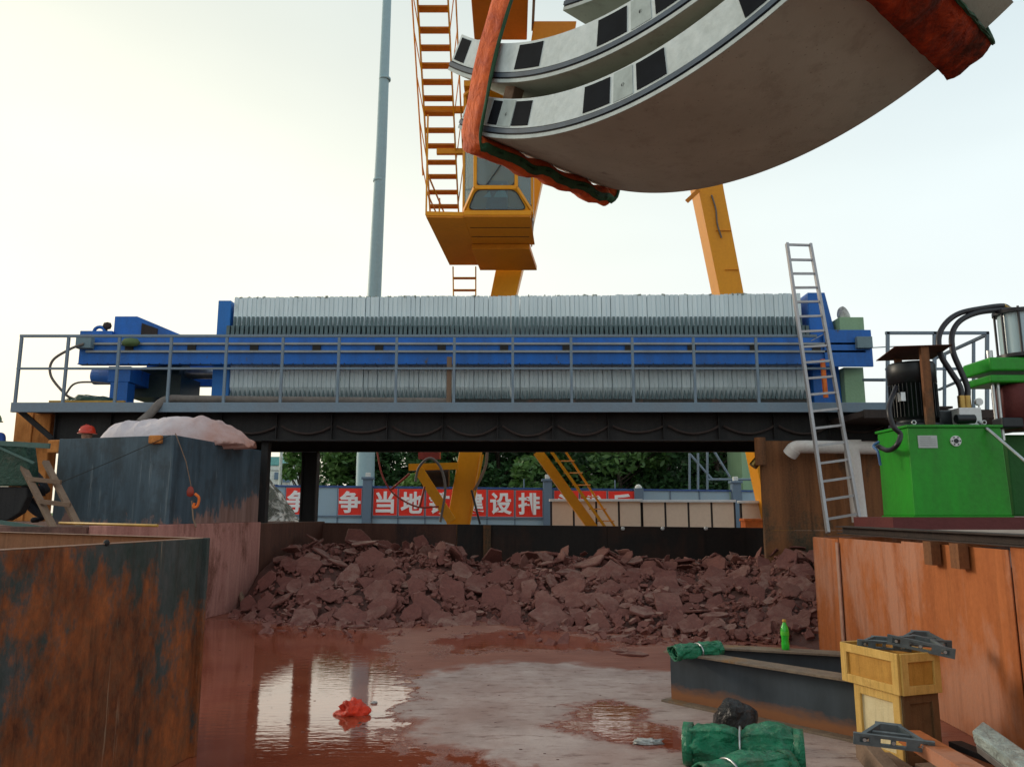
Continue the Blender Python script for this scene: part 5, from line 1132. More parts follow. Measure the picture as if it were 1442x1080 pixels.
# ================================================================== RUBBLE HEAP
XLW, XRW = -4.45, 5.35
crest = [(350, 812), (380, 775), (430, 765), (480, 770), (520, 768), (545, 775), (600, 770), (630, 768), (660, 789), (700, 790), (760, 786), (800, 789), (850, 786), (900, 791), (960, 796), (1020, 789), (1070, 783), (1100, 772), (1140, 785), (1200, 790)]
front = [(330, 866), (420, 878), (560, 880), (700, 876), (800, 884), (880, 898), (1000, 905), (1100, 915), (1160, 930), (1300, 940)]
def interp(tab, x):
    if x <= tab[0][0]: return tab[0][1]
    for (a, ya), (c, yc) in zip(tab, tab[1:]):
        if x <= c: return ya + (yc - ya) * (x - a) / (c - a)
    return tab[-1][1]
def heap_h(x, y):
    px = 721 + x / y * 1085
    fy = gnd(px, interp(front, px)).y + .05
    yc = 15.2 if px < 1050 else 15.2 - (px - 1050) / 100 * 1.6
    hc = at(px, interp(crest, px) + 4, yc).z
    s = (y - fy) / (yc - fy)
    if s <= 0: return s * .25
    k = min(1, s); hh_ = hc * (1 - (1 - k) ** 1.5) ; 
    return hh_ + (.10 * nf(x * 1.3, y * 1.3) + .05 * nf(x * 3.1, y * 3.1, 4)) * min(1, s * 3)
b = MB()
def mound(u, v):
    y = 9.6 + 7.55 * v; xr_ = 5.45 if y > 14.2 else 4.6; x = -4.7 + (xr_ + 4.7) * u; x = max(x, -4.9 + (y - 11) * .15)
    return Vector((x, y, max(-.06, heap_h(x, y)) - .07 + .02 * nf(x * 9, y * 9)))
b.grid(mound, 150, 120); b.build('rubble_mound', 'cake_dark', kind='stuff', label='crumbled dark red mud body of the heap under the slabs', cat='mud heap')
def slab_mesh(seed, big):
    r_ = random.Random(seed); n = r_.randint(5, 8); pts = []
    a0 = r_.uniform(0, 6)
    for i in range(n):
        a_ = a0 + 2 * PI * (i + r_.uniform(-.28, .28)) / n; rr_ = r_.uniform(.7, 1.08); pts.append((math.cos(a_) * rr_, math.sin(a_) * rr_ * r_.uniform(.6, .8)))
    # jagged edges
    q = []
    for i in range(n):
        (xa, ya), (xb, yb) = pts[i], pts[(i + 1) % n]
        for k in range(4): f = k / 4; q.append((xa + (xb - xa) * f + r_.uniform(-.035, .035) * (k > 0), ya + (yb - ya) * f + r_.uniform(-.035, .035) * (k > 0)))
    th = r_.uniform(.09, .15); cu = r_.uniform(-.16, .16); cv = r_.uniform(-.10, .10); m_ = len(q); vs = []
    def z(x, y): return cu * x * x + cv * y * y + .03 * noise.noise(Vector((x * 2.5, y * 2.5, seed)))
    for s_, zz in ((.97, -th / 2), (1, -th * .2), (1, th * .25), (.955, th / 2)):
        for (x, y) in q: vs.append((x * s_, y * s_, zz + z(x, y)))
    for (x, y) in q: vs.append((x * .5, y * .5, th / 2 + z(x * .5, y * .5)))
    for (x, y) in q: vs.append((x * .5, y * .5, -th / 2 + z(x * .5, y * .5)))
    vs += [(0, 0, th / 2), (0, 0, -th / 2)]
    fs = []
    for l in range(4):
        for i in range(m_): fs.append((l * m_ + i, l * m_ + (i + 1) % m_, (l + 1) * m_ + (i + 1) % m_, (l + 1) * m_ + i))
    for i in range(m_): fs.append((4 * m_ + i, 4 * m_ + (i + 1) % m_, 6 * m_)); fs.append((5 * m_ + (i + 1) % m_, 5 * m_ + i, 6 * m_ + 1)); fs.append((i, 5 * m_ + i, 5 * m_ + (i + 1) % m_, (i + 1) % m_))
    return vs, fs
SL = []
for i in range(26):
    vs, fs = slab_mesh(i, True); me = bpy.data.meshes.new('mud_cake'); me.from_pydata(vs, [], fs); me.update()
    bm = bmesh.new(); bm.from_mesh(me); bmesh.ops.recalc_face_normals(bm, faces=bm.faces); bm.to_mesh(me); bm.free(); me.materials.append(M['cake']); SL.append(me)
def place_rot(nx_, tilt_amp, r_):
    n_ = Vector(nx_) + Vector((r_.gauss(0, tilt_amp), r_.gauss(0, tilt_amp), r_.gauss(0, tilt_amp * .7))); n_.normalize()
    return n_.to_track_quat('Z', 'Y').to_matrix() @ Matrix.Rotation(r_.uniform(0, 2 * PI), 3, 'Z')
r2 = random.Random(11); placed = []; cnt = 0; tries = 0
def hn(x, y):
    e = .06; return Vector((-(heap_h(x + e, y) - heap_h(x - e, y)) / (2 * e), -(heap_h(x, y + e) - heap_h(x, y - e)) / (2 * e), 1)).normalized()
def valid(x, y):
    if x < -4.85 + max(0, y - 10.9) * .15 + .25: return False
    px = 721 + x / y * 1085
    if y < 14.3 and px > 1150: return False
    return heap_h(x, y) > -.03 and y < 15.9
for stage, (num, smin, smax, dens) in enumerate(((85, .24, .38, .34), (210, .13, .25, .2))):
    k = 0
    while k < num and tries < 60000:
        tries += 1
        v = r2.random() ** 1.0; y = 10.2 + 5.6 * v; x = r2.uniform(-4.6, 5.2)
        if not valid(x, y): continue
        s = r2.uniform(smin, smax) * (.85 if x > 2.5 else 1)
        if any((x - a) ** 2 + ((y - c) * 1.1) ** 2 < ((s + d) * (.56 if stage == 0 else .44)) ** 2 for a, c, d, *_ in placed): continue
        placed.append((x, y, s)); k += 1; cnt += 1
        nrm = hn(x, y); cr_ = y > 14.2
        tilt = .60 if cr_ else .26
        nn = nrm * .55 + Vector((r2.gauss(0, .08), -.62, .35)) if (y < 14.1 and r2.random() < .8) else nrm; tilt = .17 if y < 14.1 else tilt
        mt = place_rot(nn, tilt, r2).to_4x4()
        o = bpy.data.objects.new('mud_cake', SL[r2.randrange(26)]); col.objects.link(o)
        o.matrix_world = Matrix.Translation((x, y, heap_h(x, y) + s * .10 + .02 + (.0 if not cr_ else .06))) @ mt @ Matrix.Diagonal((s, s, s * r2.uniform(.8, 1.15), 1))
        o['label'] = 'broken flat cake of dull red dried mud lying in the heap'; o['category'] = 'mud cake'; o['group'] = 'broken mud cakes of the heap'
# loose slabs on the wet floor in front with labels of their own
for (px, py, s, lab) in ((892, 922, .20, 'flat red slab lying alone on the wet floor in front of the heap'), (873, 917, .12, 'small dark slab touching the lone slab on the wet floor'), (845, 889, .26, 'wide flat slab at the front edge of the heap left of the middle'), (872, 886, .2, 'flat slab beside the wide one at the front edge of the heap'),
                         (925, 887, .30, 'long flat slab on the front edge of the heap above the lone slab')):
    p = gnd(px, py); o = bpy.data.objects.new('mud_cake', SL[int(px) % 26]); col.objects.link(o)
    o.matrix_world = Matrix.Translation(p + Vector((0, 0, s * .07))) @ Matrix.Rotation(px, 4, 'Z') @ Matrix.Diagonal((s, s, s, 1)); o['label'] = lab; o['category'] = 'mud cake'; o['group'] = 'loose slabs on the wet floor'
# small fragments: one uncountable object
b = MB(); k = 0
small = [slab_mesh(100 + i, False) for i in range(10)]
def lowpoly(i):
    r_ = random.Random(i); n = r_.randint(4, 6); a0 = r_.uniform(0, 6); q = [(math.cos(a0 + 2 * PI * j / n + r_.uniform(-.3, .3)) * r_.uniform(.7, 1.1), math.sin(a0 + 2 * PI * j / n + r_.uniform(-.3, .3)) * r_.uniform(.5, .9)) for j in range(n)]
    th = r_.uniform(.12, .3); vs = [(x, y, -th) for x, y in q] + [(x * .94, y * .94, th) for x, y in q]
    return vs, [tuple(range(n))[::-1], tuple(range(n, 2 * n))] + [(j, (j + 1) % n, n + (j + 1) % n, n + j) for j in range(n)]
lp = [lowpoly(i) for i in range(30)]
while k < 6000:
    y = 9.9 + 6 * r2.random(); x = r2.uniform(-4.7, 5.3)
    if not valid(x, y) and not (heap_h(x, y) > -.12 and r2.random() < .08 and x > -3.8 and x < 3.8): continue
    s = r2.uniform(.02, .04 + .10 * r2.random()) * (.8 if x > 3 else 1); mt = place_rot(hn(x, y), .6 if y < 14 else .9, r2); z = max(0.0, heap_h(x, y)) + r2.uniform(-.04, .03)
    vs, fs = lp[r2.randrange(30)]; b.add([mt @ (Vector(q) * s) + Vector((x, y, z)) for q in vs], fs); k += 1
b.build('mud_fragments', 'cake', kind='stuff', label='loose small fragments of broken red mud scattered over the heap', cat='mud fragments')
b = MB()
for k in range(90):
    q = gnd(r2.uniform(300, 1120), r2.uniform(885, 1075)); s = r2.uniform(.004, .012)
    if q.y < 5.0: continue
    vs, fs = lp[r2.randrange(30)]; b.add([Vector((v[0] * s * 1.5 + q.x, v[1] * s * 1.2 + q.y, v[2] * s * .6 + s * .15)) for v in vs], fs)
b.build('floor_grit', 'cake_dark', kind='stuff', label='scattered crumbs and grit on the wet concrete floor', cat='grit')
p = gnd(342, 862); b = MB(); b.tube([p + Vector((.1, -.15, .03)), p + Vector((-.18, .35, .28))], [.05, .04], 8); b.build('timber_log', 'wood', label='short weathered log propped at the left foot of the heap by the pink wall', cat='log')
lump('white_stone', M['off_white'], gnd(1135, 893) + Vector((0, 0, .08)), .1, .09, .09, 'pale white stone at the right foot of the heap beside the orange plate', 'stone', 9, .2, 18)

# ================================================================== FOREGROUND RIGHT
def ibeam(name, p, q, H, fw, tw, mat_web, mat_fl, label, tf=.018):
    d = (q - p).normalized(); n = Vector((-d.y, d.x, 0)); t = thing(name, label, 'steel beam', (p + q) / 2, 'steel I-beams on the floor'); z = Vector((0, 0, 1)); m_ = (p + q) / 2; L2 = (q - p).length / 2
    b = MB(); b.obox(m_ + z * H / 2, d * L2, n * tw / 2, z * (H / 2 - tf - .0005)); b.build('web', mat_web, t)
    for zz in (tf / 2, H - tf / 2): b = MB(); b.obox(m_ + z * zz, d * (L2 + (.0 if zz > .1 else .04)), n * fw / 2, z * tf / 2); b.build('flange', mat_fl, t, bevel=.002)
    return t
mw_ = Mat('beam_web', .6)
sp_ = mw_.n('ShaderNodeSeparateXYZ'); mw_.link(mw_.tc.outputs['Object'], sp_.inputs[0]); a_ = mw_.noise((.4, .4, 1), 6, 8, .7, 0, 1)
hgt = mw_.math('ADD', sp_.outputs[2], mw_.math('MULTIPLY', mw_.math('SUBTRACT', a_, .5), .22)); f_ = mw_.n('ShaderNodeMapRange'); mw_.link(hgt, f_.inputs[0]); f_.inputs[1].default_value = .15; f_.inputs[2].default_value = .07
blue_ = mw_.mix(mw_.noise((1, 1, .3), 3, 7, .65, .35, .65), (.02, .03, .04), (.045, .062, .078)); rs_ = mw_.mix(a_, (.20, .07, .025), (.30, .12, .045)); mw_.base(mw_.mix(f_.outputs[0], blue_, rs_)); M['beam_web'] = mw_.m
M['beam_flange'] = rusty('beam_flange_top', (.13, .10, .08), (.24, .18, .13), (.22, .12, .05), .55, 3, .7, .7, .4)
e0 = gnd(948, 988); e0.z = 0; e1 = gnd(1215, 1043); e1.z = 0; e1 = e0 + (e1 - e0) * 1.12
e0.y += .05
ibeam('steel_beam', e0, e1, .425, .2, .014, 'beam_web', 'beam_flange', 'front dark blue-grey steel I-beam with a rusty foot, under the small tarp roll')
f0 = Vector((at(985, 920, 7.6).x, 7.5, 0)); f1 = Vector((3.55, 6.85, 0)); ibeam('steel_beam', f0, f1, .40, .2, .014, 'beam_web', 'beam_flange', 'rear steel I-beam with the green bottle standing on it')
# bottle
dF = (f1 - f0).normalized(); bb = at(1113, 925, 7.14); s_ = (bb.x - f0.x) / dF.x; bp = f0 + dF * s_ + Vector((0, 0, .4)); 
t = thing('plastic_bottle', 'upright bright green plastic drink bottle with a yellow cap on the rear steel beam', 'bottle', bp)
b = MB(); b.lathe(bp, [(.026, 0), (.034, .006), (.035, .05), (.031, .075), (.031, .10), (.036, .125), (.036, .16), (.030, .195), (.015, .225), (.013, .24)], 20); bo = b.build('body', 'bottle', t)
b = MB(); b.lathe(bp, [(.0365, .125), (.037, .127), (.037, .158), (.0365, .16)], 20); b.build('label_band', plain('label_green', (.10, .62, .04), .4), bo)
b = MB(); b.lathe(bp, [(.016, .238), (.0165, .24), (.0165, .257), (.014, .26)], 16); b.build('cap', 'yellow', t)
# tarp rolls
def roll(p, q, r0, mat, label, seed, knots=(.5,), parent=None, flat=.72, layers=3):
    p, q = Vector(p), Vector(q); d = (q - p).normalized(); side = Vector((-d.y, d.x, 0)).normalized(); up = side.cross(d) * -1
    if up.z < 0: up = -up
    t = thing('tarp_roll', label, 'tarp', (p + q) / 2 - Vector((0, 0, r0 * flat)), None)
    b = MB()
    def fn(u, v):
        th = 2 * PI * v; rr_ = r0 * (1 + .24 * noise.noise(Vector((u * 3, math.cos(th) * 1.3, math.sin(th) * 1.3 + seed))) - .20 * abs(noise.noise(Vector((u * 5 + th * .6, math.cos(th) * 2.2, math.sin(th) * 2.2 + seed)))) + .07 * noise.noise(Vector((u * 16, math.cos(th) * 4, math.sin(th) * 4 + seed))))
        for kn in knots: rr_ *= 1 - .20 * math.exp(-((u - kn) / .045) ** 2)
        rr_ *= 1 - .14 * abs(2 * u - 1) ** 6
        fl_ = .14 * r0 if (.30 < v < .36) else 0
        return p + (q - p) * (u + .03 * noise.noise(Vector((v * 6, seed, u)))) + side * (rr_ + fl_) * math.cos(th) + up * rr_ * flat * math.sin(th)
    b.grid(fn, 110, 80); b.build('outer_sheet', mat, t)
    for e_, sg in ((p, -1), (q, 1)):      # spiral ends: folded layers
        b = MB()
        for l in range(layers):
            ro = r0 * (.93 - .27 * l); ri = ro - r0 * .10
            for k in range(26):
                a0_, a1_ = 2 * PI * k / 26, 2 * PI * (k + 1) / 26; j0 = 1 + .34 * noise.noise(Vector((math.cos(a0_), math.sin(a0_), l + seed))); j1 = 1 + .34 * noise.noise(Vector((math.cos(a1_), math.sin(a1_), l + seed)))
                vs = []
                for (a_, j_) in ((a0_, j0), (a1_, j1)):
                    for rr_ in (ro, ri):
                        for dd_ in (-.06 * r0 * 8 * .3, (.02 + .10 * r0 * j_ - .02 * l)):
                            vs.append(e_ + d * sg * dd_ + (side * math.cos(a_) + up * math.sin(a_) * flat) * rr_ * j_)
                b.add(vs, [(0, 1, 5, 4), (2, 3, 7, 6), (1, 3, 7, 5), (0, 2, 6, 4)], True)
        b.build('folded_end', mat, t)
    for kn in knots:
        c = p + (q - p) * kn; b = MB(); b.tube([c + side * r0 * .87 * math.cos(a_) + up * r0 * flat * .87 * math.sin(a_) for a_ in [2 * PI * k / 24 for k in range(25)]], .007, 6); b.build('tie_cord', 'steel', t)
    return t
g1 = gnd(948, 988) + Vector((.0, .03, .425))
roll(at(952, 919, 6.85), at(1008, 912, 6.95), .105, 'tarp', 'small green tarp roll sitting on the left end of the front beam', 2, (.55,), flat=.62)
pA, pB = gnd(975, 1075), gnd(1110, 1085); pA = Vector((pA.x - .02, 5.35, .13)); pB = Vector((at(1112, 1045, 5.3).x, 5.15, .14))
roll(pA, pB, .165, 'tarp', 'larger green tarp roll tied with cord on the floor in front of the black bag', 5, (.48,), flat=.85)
pC, pD = Vector((at(985, 1085, 4.85).x, 4.72, .11)), Vector((at(1100, 1080, 4.95).x, 4.92, .12))
roll(pC, pD, .135, 'tarp', 'flatter green tarp bundle in front, cut by the bottom edge', 8, (.3,), flat=.8)
p = gnd(1035, 1030); p = Vector((at(1036, 1004, 5.85).x, 5.85, .0))
lump('black_plastic_bag', 'black_bag', p + Vector((0, 0, .13)), .15, .13, .17, 'shiny black plastic bag standing against the front beam behind the green roll', 'bag', 4, .18, 34, fr=1.2)
lump('orange_cloth', 'yellow', Vector((at(1085, 1022, 5.75).x, 5.72, .03)), .17, .12, .05, 'yellow-orange cloth lying behind the green tarp roll', 'cloth', 6, .3, 24)
p = gnd(497, 1004); lump('red_plastic_bag', 'red_bag', p + Vector((0, 0, .015)),   .12, .10, .075, 'crumpled bright red plastic bag lying in the reflecting puddle', 'bag', 12, .5, 36, fr=1.9)
lump('white_scrap', 'white_bag', gnd(527, 990) + Vector((0, 0, .005)), .03, .02, .015, 'tiny white scrap beside the red plastic bag', 'scrap', 1, .4, 12)
lump('pale_debris', 'white_bag', gnd(912, 1046) + Vector((0, 0, .008)), .10, .05, .02, 'pale crumpled scrap at the edge of the small brown puddle', 'scrap', 7, .6, 20, fr=3)
# crates
def crate(base, ux, uy, lx, ly, H, label, pale):
    t = thing('wooden_crate', label, 'crate', base + ux * lx / 2 + uy * ly / 2, 'wooden crates by the orange wall'); z = Vector((0, 0, 1)); th = .012
    def panel(o, d, n, L_, mat):
        fm_ = 'crate_dark' if mat == 'crate_dark' else 'crate_wood'
        b = MB(); b.obox(o + d * L_ / 2 + z * H / 2 + n * .014, d * (L_ / 2 - .002), n * .005, z * (H / 2 - .002)); b.build('side_board', mat, t)
        b = MB(); w_ = .055
        b.obox(o + d * L_ / 2 + z * (w_ / 2), d * (L_ / 2 - w_ - .001), n * .008, z * w_ / 2); b.obox(o + d * L_ / 2 + z * (H - w_ / 2), d * (L_ / 2 - w_ - .001), n * .008, z * w_ / 2)
        b.obox(o + d * (w_ / 2 + .0085) + z * H / 2, d * w_ / 2, n * .0085, z * (H / 2)); b.obox(o + d * (L_ - w_ / 2 - .0085) + z * H / 2, d * w_ / 2, n * .0085, z * (H / 2)); b.build('frame_slat', fm_, t, bevel=.003)
    panel(base, ux, uy, lx, pale); panel(base + uy * ly, ux, -uy, lx, 'crate_ply'); panel(base, uy, ux, ly, 'crate_ply' if pale != 'crate_pale' else 'crate_dark'); panel(base + ux * lx, uy, -ux, ly, 'crate_ply')
    b = MB(); b.obox(base + ux * lx / 2 + uy * ly / 2 + z * .02, ux * (lx / 2 - .02), uy * (ly / 2 - .02), z * .01); b.build('bottom', 'crate_ply', t)
    return t
M['crate_dark'] = rusty('dark_plywood', (.12, .065, .03), (.19, .10, .045), None, .5, 3, .7, .7, .3)
ck = Vector((at(1270, 980, 5.25).x, 5.25, at(1270, 980, 5.25).z)); wl = at(1186, 958, 5.75); wl.z = ck.z; wr = at(1336, 968, 5.62); wr.z = ck.z
ul = (wl - ck); Ll = ul.length; ul.normalize(); ur = (wr - ck); ur = (ur - ul * ur.dot(ul)); ur.normalize(); Lr = .34
Hc = at(1270, 921, 5.25).z - ck.z
crate(ck, ul, ur, Ll, Lr, Hc, 'upper wooden crate, open topped and filled with grey castings', 'crate_ply')
lk = ck + ul * .03 + ur * .02; lk.z = .02
crate(Vector((lk.x, lk.y, .015)), ul, ur, Ll * .78, Lr * .92, ck.z - .02, 'lower wooden crate with a pale plywood side, under the open crate', 'crate_pale')
# grey castings: slotted angle frames
def casting(c, yaw, pitch, roll_, s, label, parent=None):
    t = thing('metal_casting', label, 'metal casting', c, 'grey slotted metal castings'); c = Vector(c)
    mt = Matrix.Rotation(yaw, 3, 'Z') @ Matrix.Rotation(pitch, 3, 'Y') @ Matrix.Rotation(roll_, 3, 'X')
    def q(x, y, z): return c + mt @ (Vector((x, y, z)) * s)
    def bx(b, x0, x1, y0, y1, z0, z1): b.hexa([q(x0, y0, z0), q(x1, y0, z0), q(x1, y1, z0), q(x0, y1, z0), q(x0, y0, z1), q(x1, y0, z1), q(x1, y1, z1), q(x0, y1, z1)])
    b = MB()   # long front rail with slots (bars between holes)
    bx(b, -.5, .5, -.02, .02, .09, .13); bx(b, -.5, .5, -.02, .02, -.03, .01)
    for x0, x1 in ((-.5, -.42), (-.30, -.16), (-.03, .03), (.16, .30), (.42, .5)): bx(b, x0, x1, -.02, .02, .011, .089)
    b.build('slotted_rail', 'grey_cast', t)
    b = MB(); 
    for sx_ in (-1, 1): b.hexa([q(sx_ * .40 - .03, .021, 0), q(sx_ * .40 + .03, .021, 0), q(sx_ * .14 + .03, .34, 0), q(sx_ * .14 - .03, .34, 0), q(sx_ * .40 - .03, .021, .10), q(sx_ * .40 + .03, .021, .10), q(sx_ * .14 + .03, .34, .12), q(sx_ * .14 - .03, .34, .12)])
    bx(b, -.17, .17, .341, .40, 0, .12); bx(b, -.24, .24, .16, .20, .03, .09); b.build('back_frame', 'grey_cast', t)
    for x in (-.36, .0, .36): b = MB(); b.tube([q(x, -.021, .05), q(x, -.03, .05)], .016 * s * 1.6, 8); b.build('bolt', 'steel', t)
    return t
ct = ck + ul * Ll / 2 + ur * Lr / 2 + Vector((0, 0, Hc))
casting(at(1296, 914, 5.35) , .0 - .55, .16, .1, .40, 'long grey slotted casting resting across the right rim of the open crate')
casting(at(1245, 912, 5.55), -.25, .05, .15, .34, 'grey slotted casting sunk at the left inside the open crate')
casting(at(1300, 908, 5.75), -.35, .02, .3, .36, 'grey casting at the back of the open crate')
casting(at(1258, 1050, 4.7), -.28, .05, .25, .42, 'grey A-shaped casting on the scrap in front of the lower crate')
# rusty channels and planks
b = MB(); a, c = at(1280, 1030, 5.0), at(1400, 1100, 4.0); b.bar(a, c, .13, .02); b.bar(a + Vector((.06, 0, -.03)), c + Vector((.06, 0, -.03)), .015, .06); b.bar(a + Vector((-.06, 0, -.03)), c + Vector((-.06, 0, -.03)), .015, .06); b.build('steel_channel', 'orange_plate', label='rusty orange steel channel slanting down to the bottom edge beside the crates', cat='steel channel')
b = MB(); a, c = gnd(1235, 1062, .08), gnd(1330, 1125, .06); b.bar(a, c, .17, .03); b.build('timber_board', 'wood', label='brown weathered board under the A-shaped casting', cat='board', bevel=.004)
b = MB(); a, c = gnd(1215, 1050, .15), gnd(1262, 1105, .10); b.bar(a, c, .09, .14); b.build('timber_beam', 'wood', label='dark squared timber left of the A-shaped casting', cat='timber', bevel=.006)
b = MB(); a, c = gnd(1290, 1050, .05), gnd(1460, 1120, .03); b.bar(a, c, .28, .04); b.build('steel_offcut', 'bin_left', label='wide rusty steel offcut lying along the foot of the orange wall', cat='steel offcut', bevel=.003)
t = thing('wrapped_profile', 'pale plastic-wrapped long profile leaning in the bottom right corner', 'profile', gnd(1420, 1050))
a, c = at(1378, 1030, 4.6), at(1480, 1105, 3.9); d = (c - a).normalized(); sd2 = Vector((.60, .5, .12)).normalized(); upn = d.cross(sd2).normalized()
if upn.z < 0: upn = -upn
b = MB(); b.obox((a + c) / 2, d * (c - a).length / 2, sd2 * .085, upn * .035)
o = b.build('wrap', 'clear_wrap', t, bevel=.012)
b = MB(); b.obox((a + c) / 2 - upn * .06, d * ((c - a).length / 2 - .01), sd2 * .08, upn * .022); b.build('lower_profile', 'steel', t, bevel=.006)

for k_, (pa, pb, w_, h_, mt_, nm_, lab_) in enumerate(((( 1345, 1048), (1450, 1092), .10, .05, 'black_steel', 'steel_bar', 'dark steel bar lying along the foot of the orange wall'),
        ((1300, 1078), (1380, 1112), .12, .04, 'wood', 'timber_board', 'short brown board between the crates and the wrapped profile'))):
    b = MB(); a, c = gnd(*pa, .04), gnd(*pb, .04); b.bar(a, c, w_, h_); b.build(nm_, mt_, label=lab_, cat='scrap piece', bevel=.004)
# ================================================================== LEFT EDGE OBJECTS
t = thing('wooden_ladder', 'short muddy wooden ladder leaning beside the blue-grey container', 'ladder', at(90, 745, 10.3))
l0, l1 = at(80, 752, 10.2), at(18, 628, 11.2); r0_, r1_ = at(111, 742, 10.4), at(64, 650, 11.2)
for a, c in ((l0, l1), (r0_, r1_)): b = MB(); b.bar(a, c, .085, .05); b.build('stile', 'wood', t, bevel=.006)
for ya, yb, xa, xb in ((674, 679, 40, 84), (706, 711, 58, 97)): b = MB(); b.bar(at(xa - 2, ya, 10.75 if ya < 700 else 10.45), at(xb + 2, yb, 10.8 if ya < 700 else 10.5), .05, .06); b.build('rung', 'wood', t, bevel=.004)
# rusty tank behind
b = MB(); p = at(38, 600, 13.2); b.box(at(16, 640, 15).x, at(67, 640, 15).x, 15, 15.3, WT, at(1, 570, 15).z); b.box(at(40, 640, 15).x, at(43, 640, 15).x, 14.96, 14.999, WT, at(1, 578, 15).z); b.build('rusty_tank', 'rust_orange', label='orange rusted steel tank standing behind the green skip at the left edge', cat='tank', bevel=.02)
# green tarp-sided skip
t = thing('green_skip', 'dark green tarp-covered skip with a curved black belly at the left edge', 'skip', at(0, 740, 10.9))
b = MB(); Ya, Yb = 10.9, 11.15
pr = [(-90, 622), (36, 628), (40, 660), (40, 684), (38, 700), (28, 722), (10, 733), (-90, 735)]
up2 = [(at(x, y, Ya)) for x, y in pr[:4]] + [at(-90, 684, Ya)]; b.prism(up2, (0, Yb - Ya, 0)); b.build('tarp_side', 'tarp_dark', t, bevel=.02)
lo2 = [at(-90, 685, Ya + .05)] + [at(x, y, Ya + .05) for x, y in pr[3:]]; lo2[1] = at(38, 685, Ya + .05); b = MB(); b.prism(lo2, (0, Yb - Ya - .1, 0)); b.build('belly', 'black_steel', t, bevel=.02)
b = MB(); b.bar(at(-90, 619, Ya), at(70, 628, Ya), .04, .07); b.bar(at(-10, 626, Ya - .03), at(48, 652, Ya - .03), .03); b.bar(at(0, 735, 10.3), at(70, 745, 10.3), .05); b.build('rim', painted('green_grey', (.08, .16, .14), (.08, .06, .05), .5), t)
# people ---------------------------------------------------------------
def skin_body(name, mat, joints, edges, radii, parent, root=0):
    off = wloc(parent); me = bpy.data.meshes.new(name); me.from_pydata([Vector(j) - off for j in joints], edges, []); me.materials.append(M[mat]); o = bpy.data.objects.new(name, me); col.objects.link(o); o.parent = parent
    md = o.modifiers.new('skin', 'SKIN'); 
    for i, r_ in enumerate(radii): me.skin_vertices[0].data[i].radius = (r_, r_) if not isinstance(r_, tuple) else r_
    me.skin_vertices[0].data[root].use_root = True
    s_ = o.modifiers.new('sub', 'SUBSURF'); s_.levels = s_.render_levels = 2; return o
def ensure_skin(me): pass
_old = skin_body
def skin_body(name, mat, joints, edges, radii, parent, root=0):
    off = wloc(parent); me = bpy.data.meshes.new(name); me.from_pydata([Vector(j) - off for j in joints], edges, []); me.materials.append(M[mat]); o = bpy.data.objects.new(name, me); col.objects.link(o); o.parent = parent
    o.modifiers.new('skin', 'SKIN')
    if not me.skin_vertices:
        bm = bmesh.new(); bm.from_mesh(me); bm.verts.layers.skin.verify(); bm.to_mesh(me); bm.free()
    for i, r_ in enumerate(radii): me.skin_vertices[0].data[i].radius = (r_, r_) if not isinstance(r_, tuple) else r_
    me.skin_vertices[0].data[root].use_root = True
    s_ = o.modifiers.new('sub', 'SUBSURF'); s_.levels = s_.render_levels = 2; return o
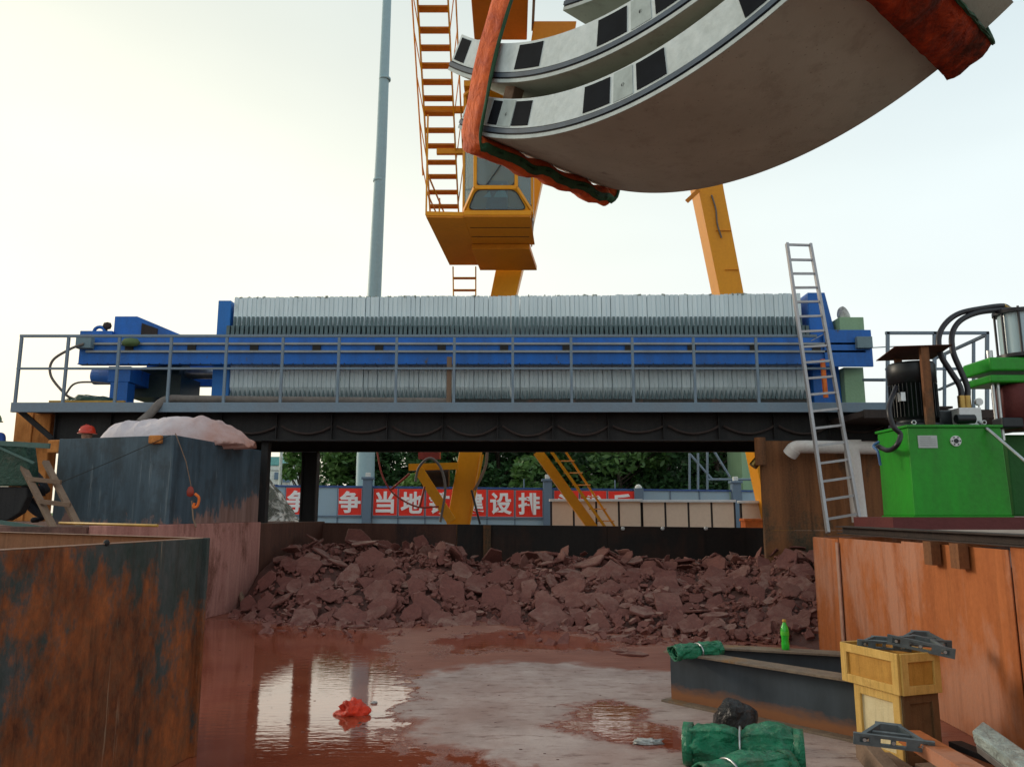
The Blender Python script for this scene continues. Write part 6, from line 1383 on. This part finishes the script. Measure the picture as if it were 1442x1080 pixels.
def person(label, base, yaw, bend, shirt, pants, helmet, vest=None, hip=.92):
    t = thing('person', label, 'person', base); base = Vector(base); rz = Matrix.Rotation(yaw, 3, 'Z')
    def q(x, y, z): return base + rz @ Vector((x, y, z))
    sb, cb = math.sin(bend), math.cos(bend)
    def up(l, x=0, f=0): return (x, -(l * sb) - f * cb, hip + l * cb - f * sb)      # facing -y
    J = [q(0, 0, hip), q(*up(.25)), q(*up(.45)), q(*up(.56)), q(*up(.66, 0, .02)), q(*up(.76, 0, .03)),
         q(-.19, *up(.50)[1:]), q(-.24, *up(.24, 0, .06)[1:]), q(-.22, *up(.04, 0, .26)[1:]), q(.19, *up(.50)[1:]), q(.24, *up(.24, 0, .06)[1:]), q(.22, *up(.04, 0, .26)[1:]),
         q(-.10, 0, hip - .06), q(-.12, -.05 - (.92 - hip) * .9, .48), q(-.12, .02, .08), q(-.12, -.14, .04), q(.10, 0, hip - .06), q(.12, -.08 - (.92 - hip) * .9, .48), q(.12, .05, .08), q(.12, -.11, .04)]
    E = [(0, 1), (1, 2), (2, 3), (3, 4), (4, 5), (2, 6), (6, 7), (7, 8), (2, 9), (9, 10), (10, 11), (0, 12), (12, 13), (13, 14), (14, 15), (0, 16), (16, 17), (17, 18), (18, 19)]
    rad = [.14, .14, .15, .06, .095, .09, .07, .048, .035, .07, .048, .035, .10, .07, .05, .045, .10, .07, .05, .045]
    body = skin_body('body', shirt, J, E, rad, t)
    head = J[4].lerp(J[5], .6)
    b = MB(); b.lathe(head, [(.0, -.13), (.05, -.12), (.075, -.06), (.085, 0), (.08, .06), (.04, .11), (0, .12)], 16, 1, 1.15); b.lathe(head + rz @ Vector((0, -.1, -.02)), [(.0, -.02), (.015, -.01), (.01, .02), (0, .03)], 8); b.build('face', 'skin', t)
    b = MB(); hc = head + Vector((0, 0, .04)); b.lathe(hc, [(.155, 0), (.155, .012), (.13, .015), (.13, .06), (.105, .12), (.06, .15), (.0, .158)], 24, 1, 1.12); b.tube([hc + Vector((0, -.13, .05)), hc + Vector((0, -.06, .155)), hc + Vector((0, .06, .155)), hc + Vector((0, .13, .05))], .012, 6); b.build('hard_hat', helmet, t)
    for s_, w_, e_ in ((-1, J[8], J[7]), (1, J[11], J[10])):     # hands
        d = (w_ - e_).normalized(); x = d.cross(Vector((0, 0, 1))).normalized(); hj = [w_, w_ + d * .05, w_ + d * .09]; he = [(0, 1), (1, 2)]; hr = [.026, .034, .034]
        for k in range(4): i0 = len(hj); hj += [w_ + d * .10 + x * (k - 1.5) * .018, w_ + d * (.14 + .008 * (k in (1, 2))) + x * (k - 1.5) * .02, w_ + d * .165 + x * (k - 1.5) * .02 + Vector((0, 0, -.015))]; he += [(2, i0), (i0, i0 + 1), (i0 + 1, i0 + 2)]; hr += [.011, .0095, .008]
        i0 = len(hj); hj += [w_ + d * .05 + x * .045, w_ + d * .085 + x * .06]; he += [(1, i0), (i0, i0 + 1)]; hr += [.013, .010]
        skin_body('hand', 'skin', hj, he, hr, t)
    if vest:
        b = MB(); 
        for k in range(20):
            a0_, a1_ = 2 * PI * k / 20, 2 * PI * (k + 1) / 20
            def w2(a, l): c = Vector(up(l)); return q(c.x + math.cos(a) * .20, c.y + math.sin(a) * .17 * cb, c.z + math.sin(a) * .17 * sb * -1)
            b.add([w2(a0_, .05), w2(a1_, .05), w2(a1_, .46), w2(a0_, .46)], [(0, 1, 2, 3)], True)
        b.build('vest', vest, t)
    return t
hp = at(123, 612, 13.0); person('worker behind the blue-grey container, only the bright red hard hat showing over its rim', (at(123, 612, 13.9).x, 13.9, at(123, 611, 13.9).z - 1.68), .3, 0, 'dark_cloth', 'dark_cloth', 'red')
person('worker in dark clothes and an orange vest bending over by the wooden ladder', (at(56, 742, 12.4).x, 12.4, WT), -1.3, .95, 'dark_cloth', 'dark_cloth', 'hair', 'orange', .6)
person('worker in blue with a pale green hard hat, cut by the left edge', (at(-9, 600, 14.6).x, 14.6, at(0, 590, 14.6).z - 1.73), 0, 0, 'blue_cloth', 'blue_cloth', 'light_green')
